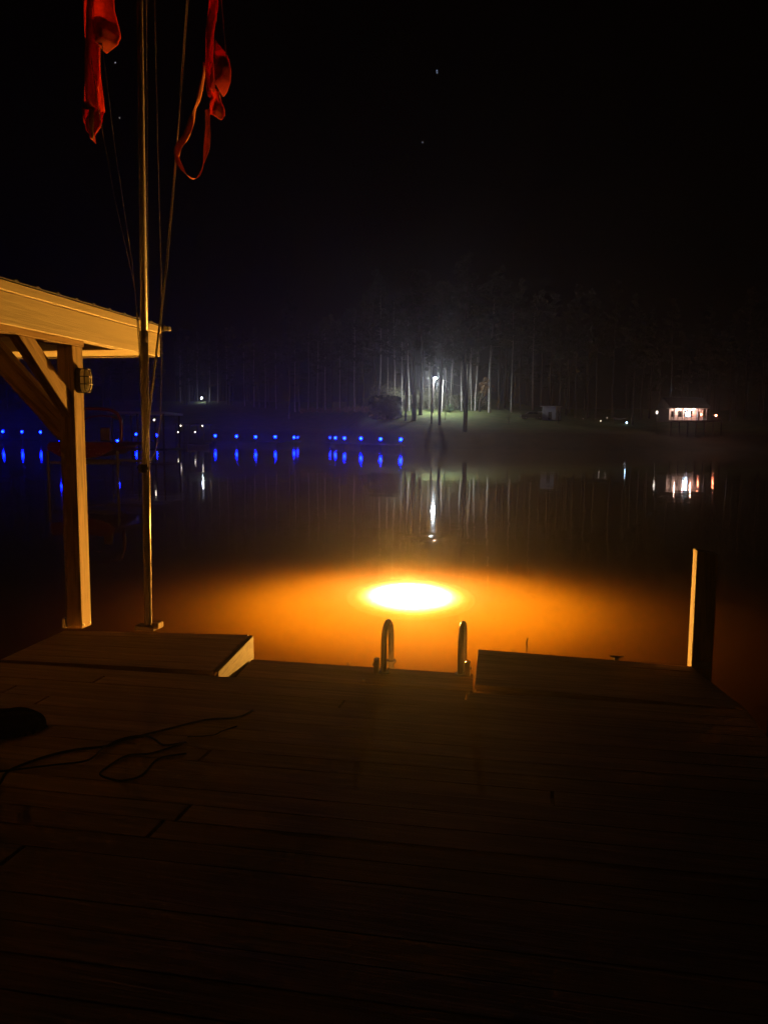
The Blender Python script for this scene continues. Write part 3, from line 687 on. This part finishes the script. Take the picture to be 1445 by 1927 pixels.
for px, py, k, s in ((544, 788, 2, 1.1), (556, 775, 1, .9), (563, 774, 0, .9), (580, 772, 1, 1.0), (597, 775, 3, 1.0), (604, 772, 0, .9), (613, 771, 1, 1.05), (626, 775, 2, .9), (640, 771, 3, 1.15), (655, 774, 0, .95), (668, 773, 1, 1.0), (682, 772, 2, .9), (705, 770, 0, 1.1), (716, 768, 1, 1.1)):
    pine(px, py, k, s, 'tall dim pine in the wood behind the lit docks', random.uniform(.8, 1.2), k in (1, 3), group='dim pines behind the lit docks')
for px, py, k, s in ((1034, 779, 0, .9), (1065, 782, 1, 1.0), (1082, 785, 2, .95), (1103, 786, 1, 1.1), (1120, 787, 0, .9), (1150, 786, 2, 1.), (1190, 800, 0, .9), (1205, 790, 3, 1.05), (1222, 788, 1, .95), (1262, 778, 2, .9), (1330, 780, 0, .9), (1372, 792, 3, 1.0), (1400, 790, 0, 1.0), (1430, 795, 2, .95), (936, 770, 2, 1.), (950, 768, 0, 1.), (978, 768, 2, .95), (1018, 770, 0, 1.0)):
    pine(px, py, k, s, 'tall dim pine in the dark wood beyond the lawn and house', random.uniform(.8, 1.2), False, group='dim pines beyond the lawn and house')
for px, py, k, s in ((395, 756, 1, .8), (372, 755, 0, .8), (357, 756, 3, .8), (410, 757, 1, .85), (427, 760, 0, .85), (440, 762, 2, .8), (460, 764, 1, .9), (478, 766, 0, .85), (500, 768, 3, .9), (520, 770, 1, .85), (340, 757, 0, .85)):
    pine(px, py, k, s, 'slim pine around the distant white lamp beyond the blue docks', .9, True, group='pines around the distant white lamp')
# the wood behind: one mass
lite = []
for sd_ in (11, 12, 13):
    a, b = pine_proto(sd_, 25, .3, .55, BARK); lite.append((np.array([tuple(v) for v in a.v]), a.f, np.array([tuple(v) for v in b.v]), np.array(b.f)))
wv, wf, wn = [], [], 0; kv, kf, kn = [], [], 0
for i in range(150):
    x = RNG.uniform(-190, 190); s0 = RNG.uniform(62, 150); y = shore_y(x)+s0
    if -60 < x < 75 and s0 < 75: s0 += 20; y += 20
    tv, tf, cv, cf = lite[i % 3]; a = RNG.uniform(0, 6.28); s = RNG.uniform(.8, 1.15); ro = np.array([[math.cos(a), -math.sin(a), 0], [math.sin(a), math.cos(a), 0], [0, 0, 1]])
    loc = np.array([x, y, tz(x, y)-.1]); wv.append(cv@ro.T*s+loc); wf.append(cf+wn); wn += len(cv)
    kv.append(tv@ro.T*s+loc); kf += [tuple(j+kn for j in f) for f in tf]; kn += len(tv)
def arr_obj(name, vs_, fs_, mat, parent=None):
    me = bpy.data.meshes.new(name); me.from_pydata(np.concatenate(vs_).tolist(), [], fs_); me.materials.append(mat); o = bpy.data.objects.new(name, me); COL.objects.link(o); o.parent = parent; return o
fo = arr_obj('pine_wood', kv, kf, BARK); tag(fo, 'dark distant pine wood rising behind the far shore', 'woods'); fo['kind'] = 'stuff'
fc = arr_obj('crowns', wv, np.concatenate(wf).tolist(), PINE, fo); fc['kind'] = 'stuff'

# shrubs and small trees lit by the street lamp
def shrub(px, py, rx, rz_, mat, label, name='shrub', k=520, size=.2, group=None, flat=False):
    p = hit(px, py); rng = np.random.default_rng(int(px*7+py)); cl, st = MB(), MB()
    for _ in range(k):
        d = rng.standard_normal(3); d /= np.linalg.norm(d); rr_ = rng.random()**.35
        e_ = 1+.22*math.sin(3*math.atan2(d[1], d[0])+px)+.15*rng.standard_normal()
        if flat: d = np.sign(d)*np.abs(d)**.45; e_ = 1+.03*rng.standard_normal()
        q = p+Vector((d[0]*rx*rr_*e_, d[1]*rx*.8*rr_*e_, max(.05, rz_+d[2]*rz_*rr_*e_)))
        a = Vector(rng.standard_normal(3)).normalized(); b = a.orthogonal().normalized(); s = size*rng.uniform(.6, 1.3); i = len(cl.v)
        cl.v += [q-a*s, q+b*s*.5, q+a*s, q-b*s*.5]; cl.f.append((i, i+1, i+2, i+3))
    for _ in range(6):
        a = rng.uniform(0, 6.28); st.tube([p-Z*.15, p+Vector((math.cos(a)*rx*.3, math.sin(a)*rx*.3, rz_)), p+Vector((math.cos(a)*rx*.7, math.sin(a)*rx*.6, rz_*1.7))], [.06, .04, .012], 5, False)
    t = thing(name, tuple(p-Z*.1), label, 'shrub', group); 
    me = cl; o = bpy.data.objects.new('foliage', mesh_of(cl, 'foliage', mat, False)); COL.objects.link(o); o.parent = t; o.location = -(p-Z*.1)
    st.build('stems', BARK, t)
    return t
hp = hit(725, 790)
hd = shrub(725, 790, 4.2, 3.0, HOLLY, 'large dark clipped hedge with rounded corners left of the street lamp', 'clipped_hedge', 5200, .30, None, True)
core = MB(); 
core.sphere(hp+Z*2.9, 1.0, (3.95, 3.0, 2.75), 20, 12)
core.build('inner_leaves', HOLLY, hd, smooth=True)
GB = 'brush under the street lamp'
for px, py, rx, rz_, mt_ in ((748, 773, 2.6, 3.4, BRUSH), (735, 771, 2.8, 3.6, BRUSH), (712, 769, 3, 4, BRUSH), (790, 770, 2.4, 3., BRUSH), (802, 769, 2.4, 3.2, BRUSH), (817, 769, 2.4, 3., BRUSH), (838, 769, 2.2, 2.6, BRUSH), (858, 770, 2.2, 2.2, BRUSH), (905, 770, 2.6, 2.8, BRUSH)):
    shrub(px, py, rx, rz_, mt_, 'pale tangled brush under the trees behind the street lamp', 'brush', 560, .26, GB)
shrub(846, 776, 1.1, 1.1, GREEN, 'small round green bush below the utility pole', 'bush', 420, .2)
shrub(891, 772, 1.6, 1.5, GREEN, 'leafy green bush at the foot of the lamplit pines', 'bush', 460, .22)
for px in (572, 588, 604, 620, 637, 654, 672, 688):
    shrub(px, 776+(px % 3), 1.7, 1.0, OAK, 'low tan brush between the dim pines behind the docks', 'brush', 240, .22, 'low brush between the dim pines')
oak = bare_proto(21, 9.5, 9, .26); oakm = (mesh_of(oak[0], 'trunk', BARK), mesh_of(oak[1], 'crown', OAK, False))
put('oak_tree', [('trunk', oakm[0]), ('crown', oakm[1])], hit(903, 775)-Z*.1, 1.15, 1., 'young oak still holding brown dry leaves beside the lamplit pines', 'tree')
bare = bare_proto(31, 3.6); barem = mesh_of(bare[0], 'branches', BARK)
bare2 = bare_proto(34, 5.0); barem2 = mesh_of(bare2[0], 'branches', BARK)
def bare_tree(px, py, me, s, label):
    p = hit(px, py); o = bpy.data.objects.new('bare_tree', me); COL.objects.link(o); o.location = p; o.scale = (s,)*3; tag(o, label, 'tree'); return o
bare_tree(957, 797, barem, .85, 'small bare stubby tree alone on the lamplit lawn')
bare_tree(1050, 797, barem2, .8, 'small bare tree in front of the pale shed')
bare_tree(838, 790, barem2, .75, 'spindly bare sapling on the lawn near the dark trunks')

# ------------------------------------------------------------------ street lamp and utility pole
lp_ = hit(815, 777); LH = aty(818, 711, lp_.y)
sl = thing('street_lamp', tuple(lp_), 'glaring white street lamp on a tall wooden pole above the lawn', 'street lamp')
MB().tube([lp_-Z*.3, Vector((lp_.x, lp_.y, LH.z+.6))], [.16, .11], 10).build('pole', BARK, sl)
MB().tube([Vector((lp_.x, lp_.y, LH.z+.2)), Vector((lp_.x+.2, lp_.y-.5, LH.z+.45)), Vector((LH.x, lp_.y-1.3, LH.z+.4))], .04, 6).build('arm', STEEL, sl)
lh = Vector((LH.x, lp_.y-1.4, LH.z))
MB().tube([lh-Z*.14, lh+Z*.16, lh+Z*.34, lh+Z*.5], [.66, .56, .3, .08], 14).build('lamp_hood', STEEL, sl)
MB().sphere(lh-Z*.14, .36, (1, 1, .8), 8, 6).build('lamp_globe', WHITE_E, sl, smooth=True)
up = hit(831, 776); ut = aty(834, 714, up.y)
uw = thing('utility_pole', tuple(up), 'lamplit wooden utility pole with guy wire and cable', 'pole')
MB().tube([up-Z*.3, ut], [.17, .12], 10).build('pole', LIT_BARK, uw)
gy = hit(866, 775); gyt = ut-Z*.3
MB().tube([gyt, gy], .05, 6).build('guy_wire', STEEL, uw)
ce = aty(878, 729, up.y+2); mid = ut.lerp(ce, .5)-Z*.25
MB().tube([ut-Z*.05, mid, ce], .05, 6).build('cable', STEEL, uw)
MB().bar(ut-Z*.25-Vector((.5, 0, 0)), ut-Z*.25+Vector((.5, 0, 0)), .09, .11).build('crossarm', LIT_BARK, uw)
sp2 = hit(868, 775); tag(MB().tube([sp2-Z*.2, aty(869, 736, sp2.y)], [.1, .08], 8).build('service_post', LIT_BARK, org=tuple(sp2)), 'short pale service post at the foot of the guy wire', 'post')
# distant lamp behind the left docks
p = hit(380, 757); lz = aty(380, 749, p.y).z
fl2 = thing('yard_lamp', tuple(p), 'distant glaring white yard lamp among slim pines beyond the blue docks', 'lamp')
MB().tube([p-Z*.2, Vector((p.x, p.y, lz-.4))], .09, 8).build('pole', BARK, fl2)
MB().sphere((p.x, p.y-.3, lz), .34, nu=10, nv=8).build('lamp_globe', LEFT_E, fl2, smooth=True)

# ------------------------------------------------------------------ car and shed on the lawn
cp = hit(1000, 789)
car = thing('parked_car', tuple(cp), 'dark parked car seen side on beside the pale shed', 'car')
X = Vector((math.cos(.12), math.sin(.12), 0)); Yv = Vector((-math.sin(.12), math.cos(.12), 0))
prof = [(-2.55, .35), (-2.6, .8), (-2.45, 1.0), (-1.5, 1.12), (-.75, 1.62), (.9, 1.68), (1.55, 1.15), (2.4, 1.05), (2.55, .8), (2.5, .35)]
sc_c = 1.12
body = MB(); body.prism([cp+X*a*sc_c+Z*b*sc_c-Yv*.9 for a, b in prof], Yv*1.8); body.build('body', CARP, car, bevel=.06)
win = [(-1.2, 1.16), (-.68, 1.52), (.82, 1.58), (1.3, 1.16)]
for side in (-1, 1):
    for a0, a1 in ((0, .47), (.53, 1)):
        bl_ = lambda f, top: (win[0][0]+(win[3][0]-win[0][0])*f, 1.18) if not top else (win[1][0]+(win[2][0]-win[1][0])*f, 1.53)
        pts = [bl_(a0, 0), bl_(a1, 0), bl_(a1, 1), bl_(a0, 1)]
        MB().prism([cp+X*a*sc_c+Z*b*sc_c+Yv*side*.905 for a, b in pts], Yv*side*.012).build('window', GLASS, car)
    for wx in (-1.6, 1.6):
        c = cp+X*wx*sc_c+Z*.38+Yv*side*.86
        wh = MB().tube([c-Yv*.11, c+Yv*.11], .38, 18).build('wheel', RUBBER, car); MB().tube([c-Yv*.12, c+Yv*.12], .22, 14).build('rim', ALU, wh)
    MB().box(cp+X*-2.86+Z*.82+Yv*side*.6, (.06, .3, .14), (X, Yv, Z)).build('headlight', LENS, car)
MB().box(cp+X*-.02+Z*1.905, (1.5*sc_c, 1.5, .03), (X, Yv, Z)).build('roof_panel', CARP, car)
sp3 = hit(1037, 790)
sh = thing('shed', tuple(sp3), 'small pale walled shed with a flat roof behind the bare tree', 'shed')
A_ = Vector((math.cos(-.62), math.sin(-.62), 0)); B_ = Vector((-A_.y, A_.x, 0))
MB().box(sp3+Z*1.5, (3.6, 3.0, 3.4), (A_, B_, Z)).build('wall', SIDING, sh)
for k in range(7): MB().box(sp3+Z*(.35+k*.42)-B_*1.51, (3.6, .02, .36), (A_, B_, Z)).build('siding_board', SIDING, sh)
MB().quad_box(*[[sp3+A_*a+B_*b+Z*(3.22+a*-.02+dz) for a, b in ((-2.2, -1.9), (2.1, -1.9), (2.1, 1.9), (-2.2, 1.9))] for dz in (0, .16)]).build('roof', WHITEP, sh)
MB().box(sp3+A_*-2.6+Z*2.0, (1.6, 1.6, .1), (A_, B_, Z)).build('awning', SIDING, sh)
MB().box(sp3+A_*.3-B_*1.54+Z*.95, (.95, .03, 1.9), (A_, B_, Z)).build('door', DARKW, sh)
# dim lights and a tarp further along the shore
for px, py, mt_, lab, r_ in ((1130, 792, SMALL_E, 'tiny warm garden lamp on the dark shore past the shed', .10), (1179, 795, COOL_E, 'tiny bluish garden lamp beside the sagging tarp', .15), (1142, 786, SMALL_E, 'tiny dim lamp above the shore past the shed', .06), (1097, 787, SMALL_E, 'faint white lamp at the lawn end', .04)):
    p = hit(px, py+4); t = thing('garden_lamp', tuple(p), lab, 'lamp'); lz = aty(px, py, p.y).z
    MB().tube([p-Z*.1, Vector((p.x, p.y, lz-r_))], .03, 6).build('stake', STEEL, t); MB().sphere((p.x, p.y, lz), r_, (1.1, 1, .9), 8, 6).build('lamp_globe', mt_, t, smooth=True)
p = hit(1166, 798)
tp = thing('tarp_shelter', tuple(p), 'sagging tan tarp shelter beside the tiny bluish lamp', 'tarp')
MB().grid([[p+Vector((-1.7+3.4*i/8, -.9+1.8*j/5, 1.7-.35*math.sin(math.pi*i/8)-.25*j/5)) for i in range(9)] for j in range(6)]).build('tarp', TARP, tp, smooth=True)
for a, b in ((-1.7, -.9), (1.7, -.9), (-1.7, .9), (1.7, .9)): MB().tube([p+Vector((a, b, -.2)), p+Vector((a, b, 1.72 if b < 0 else 1.45))], .04, 6).build('pole', DARKW, tp)

# ------------------------------------------------------------------ lit house on the right
HD = 172.
def hx(px): return aty(px, 800, HD).x
zf = aty(1290, 791, HD).z; zt = aty(1290, 768.5, HD).z
x0, x1 = hx(1258), hx(1322)
hs = thing('lakeside_house', ((x0+x1)/2, HD+3, tz((x0+x1)/2, HD)), 'lakeside house with a brightly lit porch and railed deck', 'house')
def hbox(a, b, c, d, e_, f_, nm, mat, par=hs, bev=0): return MB().box(((a+b)/2, (c+d)/2, (e_+f_)/2), (b-a, d-c, f_-e_)).build(nm, mat, par, bevel=bev)
xa, xb = x0-.6, hx(1350)
hbox(xa, xb, HD-2.6, HD+6, zf-.25, zf, 'porch_floor', DARKW)
wl = hbox(x0, x1, HD+.02, HD+6, zf+.002, zt+.3, 'wall', DARKW); hbox(x0, x1, HD-.02, HD+.0, zf+.002, zt-.07, 'porch_wall', WHITEP)  # body coloured dark to read unlit; white only on the lit porch front
MB().prism([(x0-.8, HD-2.9, zt+.05), (x0-.8, HD+6.8, zt+.05), (x0-.8, HD+2.4, zt+2.6)], Vector((x1-x0+1.4, 0, 0))).build('roof', SHINGLE, hs)
hbox(x0-.5, x1+.3, HD-2.7, HD-.02, zt-.06, zt+.04, 'porch_ceiling', WHITEP)
for i, px in enumerate((1259, 1275, 1283, 1303, 1308, 1312, 1320)):
    hbox(hx(px)-.09, hx(px)+.09, HD-2.55, HD-2.37, zf, zt-.07, 'porch_column', WHITEP)
for i, px in enumerate((1265, 1278, 1290, 1298)):
    w_ = hbox(hx(px)-.42, hx(px)+.42, HD-.05, HD-.022, zf+.8, zf+2.1, 'window', GLASS); hbox(hx(px)-.5, hx(px)+.5, HD-.06, HD-.023, zf+2.12, zf+2.22, 'window_trim', WHITEP, w_)
hbox(hx(1313)-.45, hx(1313)+.45, HD-.06, HD-.023, zf+.003, zf+2.05, 'door', DARKW)
for k in range(int((xb-xa)/.22)):
    xx = xa+.1+k*.22
    if k % 7 == 0: hbox(xx-.05, xx+.05, HD-2.58, HD-2.48, zf, zf+1.05, 'rail_post', DARKW)
    else: hbox(xx-.018, xx+.018, HD-2.55, HD-2.51, zf+.12, zf+.95, 'baluster', DARKW)
hbox(xa, xb, HD-2.6, HD-2.46, zf+.952, zf+1.02, 'hand_rail', DARKW)
for xx in np.linspace(xa+.2, xb-.2, 7): hbox(xx-.1, xx+.1, HD-2.5, HD-2.3, tz(xx, HD-2.4)-.3, zf-.252, 'deck_post', DARKW)
for px, yy in ((1270, -1.2), (1286, -1.2), (1300, -1.2)):
    MB().sphere((hx(px), HD+yy, zt-.22), .13, nu=6, nv=4).build('porch_light', PORCH_E, hs, smooth=True)
hbox(hx(1293)-.5, hx(1293)+.5, HD-.075, HD-.052, zf+.9, zf+1.9, 'lit_pane', COOL_E)
for px, py, mt_, lab in ((1318.5, 780, RED_E, 'amber lamp at the porch end of the lit house'), (1347, 782, RED_E, 'amber lamp at the far corner of the house deck'), (1236, 776, SMALL_E, 'white lantern on a post beside the lit house')):
    c = aty(px, py, HD-2.4); gz = zf+1.0 if px > 1250 else tz(c.x, HD-2.4)
    t = thing('deck_lantern', (c.x, c.y, gz), lab, 'lamp'); MB().tube([(c.x, c.y, gz+.022 if px > 1250 else gz-.1), (c.x, c.y, c.z-.2)], .04, 6).build('stem', DARKW, t)
    MB().sphere(c, .2, (1, 1, 1 if px > 1250 else 1.7), 10, 6).build('lantern_globe', mt_, t, smooth=True)
    MB().tube([c+Z*.2*(1 if px > 1250 else 1.7), c+Z*.2*(1 if px > 1250 else 1.7)+Z*.14], [.16, .02], 8).build('lantern_cap', DARKW, t)

# ------------------------------------------------------------------ neighbours' docks with blue lamps
GBL = 'blue lamps along the far docks'
def blue_lamp(px, py, D, r_=.29, zd=.95):
    c = aty(px, py, D)
    t = thing('dock_lamp', (c.x, c.y, zd), 'small glowing blue lamp on a piling of a far dock', 'lamp', GBL)
    MB().sphere(c, r_, nu=6, nv=4).build('lamp_globe', BLUE_E, t, smooth=True)
    MB().tube([Vector((c.x, c.y, zd+.002)), c-Z*r_*.9], .06, 6).build('stem', DARKW, t)
    return c
def far_dock(pts, label, w=2.0, zd=.95):
    t = thing('boat_dock', (pts[0].x, pts[0].y, 0), label, 'dock')
    for a, b in zip(pts, pts[1:]):
        a2, b2 = q2(a, zd-.1), q2(b, zd-.1); MB().bar(a2, b2, w, .2).build('deck', DARKW, t)
    for a in pts: MB().tube([q2(a, -2.7), q2(a, zd-.2)], .14, 8).build('piling', DARKW, t)
    return t
def run(lst, label):
    cs_ = [blue_lamp(*a) for a in lst]; far_dock([q2(c, 0) for c in cs_], label)
run([(754, 827, 132), (716, 826, 139), (679, 825, 148), (648, 824.5, 160), (631, 824, 171), (621, 823.5, 182, .17)], 'long far dock with blue lamps reaching out below the clipped hedge')
run([(405, 820, 182), (445, 821, 178), (481, 822, 172), (518, 822, 176), (553, 823, 190), (560, 823, 200, .18)], 'far dock with blue lamps below the pale hillside')
run([(256, 817, 184), (294, 819, 180)], 'short far dock with blue lamps behind the flagpole')
run([(-30, 811, 186), (5, 812, 186), (41, 812.5, 186), (76, 813, 186)], 'far dock with evenly spaced blue lamps left of the pavilion post')
for px, py, D in ((113, 828, 60), (221, 829.5, 62)):
    c = aty(px, py, D); t = thing('marker_lamp', (c.x, c.y, -.1), 'low blue marker lamp on a stake beside the red boat', 'lamp', 'low marker lamps beside the red boat')
    MB().sphere(c, .11, nu=6, nv=4).build('lamp_globe', BLUE_E, t, smooth=True); MB().tube([q2(c, -2.65), c-Z*.1], .04, 6).build('stake', DARKW, t)
# boathouse behind the flagpole
def boathouse(pxa, pxb, yroof, D, label, mat):
    xa_, xb_ = aty(pxa, 800, D).x, aty(pxb, 800, D).x; zr = aty((pxa+pxb)/2, yroof, D).z
    t = thing('boathouse', ((xa_+xb_)/2, D, 0), label, 'boathouse')
    for x_ in (xa_+.3, (xa_+xb_)/2, xb_-.3):
        for y_ in (D, D+6): MB().tube([(x_, y_, -2.7), (x_, y_, zr-.2)], .1, 8).build('post', DARKW, t)
    MB().box(((xa_+xb_)/2, D+3, zr-.08), (xb_-xa_, 7, .22)).build('roof', mat, t)
    MB().box(((xa_+xb_)/2, D+3, .8), (xb_-xa_, 6.2, .2)).build('deck', DARKW, t)
    return t, zr
boathouse(205, 313, 775, 78, 'open boathouse with a thin pale flat roof behind the flagpole', SIDING)
bh, zr = boathouse(328, 386, 797, 150, 'far small boathouse carrying white lamps', DARKW)
for px, py in ((340, 801), (381, 801), (335, 813), (367, 813)):
    c = aty(px, py, 149); t = thing('boathouse_lamp', tuple(c), 'small white lamp on the far small boathouse', 'lamp', 'white lamps on the far small boathouse')
    MB().sphere(c, .13, nu=6, nv=4).build('lamp_globe', SMALL_E, t, smooth=True); MB().tube([c+Z*.125, c+Z*.26], [.13, .05], 6).build('lamp_cap', DARKW, t)
c = aty(290, 790, 80); t = thing('boathouse_lamp', tuple(c), 'single warm lamp under the pale flat boathouse roof', 'lamp')
MB().sphere(c, .1, nu=6, nv=4).build('lamp_globe', SMALL_E, t, smooth=True); MB().tube([c+Z*.09, c+Z*.2], [.1, .04], 6).build('lamp_cap', DARKW, t)
# small boat catching the blue light
p = onz(372, 836, 0); p = Vector((aty(373, 820, 138).x, 138, 0))
bo = thing('rowing_boat', tuple(p), 'small pale boat moored by the far small boathouse', 'boat')
secs = []
for i in range(9):
    s = i/8; hw = .75*(1-abs(2*s-1)**2.6*.85); xx = p.x-2.0+4.0*s; zt_ = .55+.2*abs(2*s-1)**2
    secs.append([(xx, p.y-hw, zt_), (xx, p.y-hw*.8, .1), (xx, p.y, -.15), (xx, p.y+hw*.8, .1), (xx, p.y+hw, zt_)])
MB().grid(secs).build('hull', HULLB, bo, smooth=True)
for s in (-.7, .5): MB().box((p.x+s, p.y, .4), (.25, 1.25, .04)).build('seat', HULLB, bo)

# ------------------------------------------------------------------ red boat on its lift, seen from behind
BD = 32.
def bxp(px, py, dy=0): return aty(px, py, BD+dy)
bl0 = bxp(150, 856); rb = thing('wake_boat', (bl0.x, BD, bl0.z), 'dark red boat with an arched tower raised behind the pavilion post', 'boat')
rows = []
for i, (dy, sc1, dz) in enumerate(((0, 1, 0), (1.5, 1.02, 0), (3.2, .95, .05), (4.8, .65, .18), (5.8, .08, .35))):
    row = [bxp(88, 840), bxp(90, 846), bxp(110, 858), bxp(150, 864), bxp(190, 858), bxp(210, 846), bxp(212, 840)]
    cxx = row[3].x; rows.append([Vector((cxx+(q.x-cxx)*sc1, BD+dy, q.z+dz*(1 if j in (2, 3, 4) else .4))) for j, q in enumerate(row)])
hull = MB().grid(rows); hull.f.append(tuple(range(7))); hull.build('hull', BOATR, rb, smooth=False)
MB().prism([bxp(88, 839), bxp(212, 839), bxp(206, 832), bxp(94, 832)], Vector((0, 4.2, 0))).build('deck', BOATR, rb)
arch = [bxp(97, 832), bxp(96, 800), bxp(102, 778), bxp(118, 768), bxp(150, 766), bxp(182, 769), bxp(198, 780), bxp(204, 802), bxp(203, 832)]
MB().tube([q+Vector((0, 1.6, 0)) for q in smoothpts(arch, 4)], .075, 10).build('tower', BOATR, rb, smooth=True)
MB().tube([q+Vector((0, 2.5, 0)) for q in smoothpts([bxp(110, 832), bxp(110, 800), bxp(118, 785), bxp(150, 779), bxp(182, 785), bxp(190, 800), bxp(190, 832)], 4)], .04, 8).build('windscreen_frame', BOATR, rb, smooth=True)
for px in (118, 182):
    st = MB().box((bxp(px, 815).x, BD+1.0, bxp(px, 817).z), (.42, .14, .62)).build('seat_back', VINYL if px > 150 else BOATR, rb, bevel=.03)
    for k in range(5): MB().box((bxp(px, 815).x-.16+.08*k, BD+.925, bxp(px, 817).z), (.05, .02, .5)).build('stitched_panel', VINYL if px > 150 else BOATR, st)
for px, py in ((100, 848), (113, 845), (170, 846), (178, 846), (188, 853), (194, 853), (182, 853), (165, 853)):
    q = bxp(px, py); MB().sphere(q-Vector((0, .03, 0)), .018, nu=6, nv=4).build('chrome_fitting', ALU, rb, smooth=True)
for px in (110, 209):
    MB().bar(bxp(px, 851)-Vector((0, .05, 0)), bxp(px+4, 845)-Vector((0, .05, 0)), .02, .02).build('rail', ALU, rb)
li = thing('boat_lift', (bl0.x, BD+2, -2.7), 'steel boat lift cradle carrying the dark red boat', 'boat lift')
for px in (84, 216):
    for dy in (.3, 4.2):
        q = bxp(px, 850); MB().tube([(q.x, BD+dy, -2.7), (q.x, BD+dy, 1.6)], .06, 8).build('lift_post', DARKW, li)
q = bxp(150, 868)
for dy in (.6, 3.6): MB().bar((bxp(84, 850).x, BD+dy, q.z-.08), (bxp(216, 850).x, BD+dy, q.z-.08), .12, .12).build('cradle_beam', DARKW, li)

# ------------------------------------------------------------------ haze added for lamp glow and the veil over the deck
HZ = .0009
hm = bpy.data.materials.new('glow_haze'); hm.use_nodes = True; n = hm.node_tree; n.nodes.clear(); MATS['glow_haze'] = hm
o_ = N(n, 'ShaderNodeOutputMaterial'); pv = N(n, 'ShaderNodeVolumePrincipled'); pv.inputs['Density'].default_value = HZ; pv.inputs['Color'].default_value = (.9, .9, .9, 1); pv.inputs['Anisotropy'].default_value = .85
n.links.new(pv.outputs[0], o_.inputs['Volume'])
hz = MB(); hz.box((0, 237, 29), (660, 590, 66)); ho = hz.build('haze', hm); ho['kind'] = 'stuff'; tag(ho, 'thin haze added over the lake for lamp glow', 'haze')
for o in bpy.data.objects:
    if '_o' in o: del o['_o']
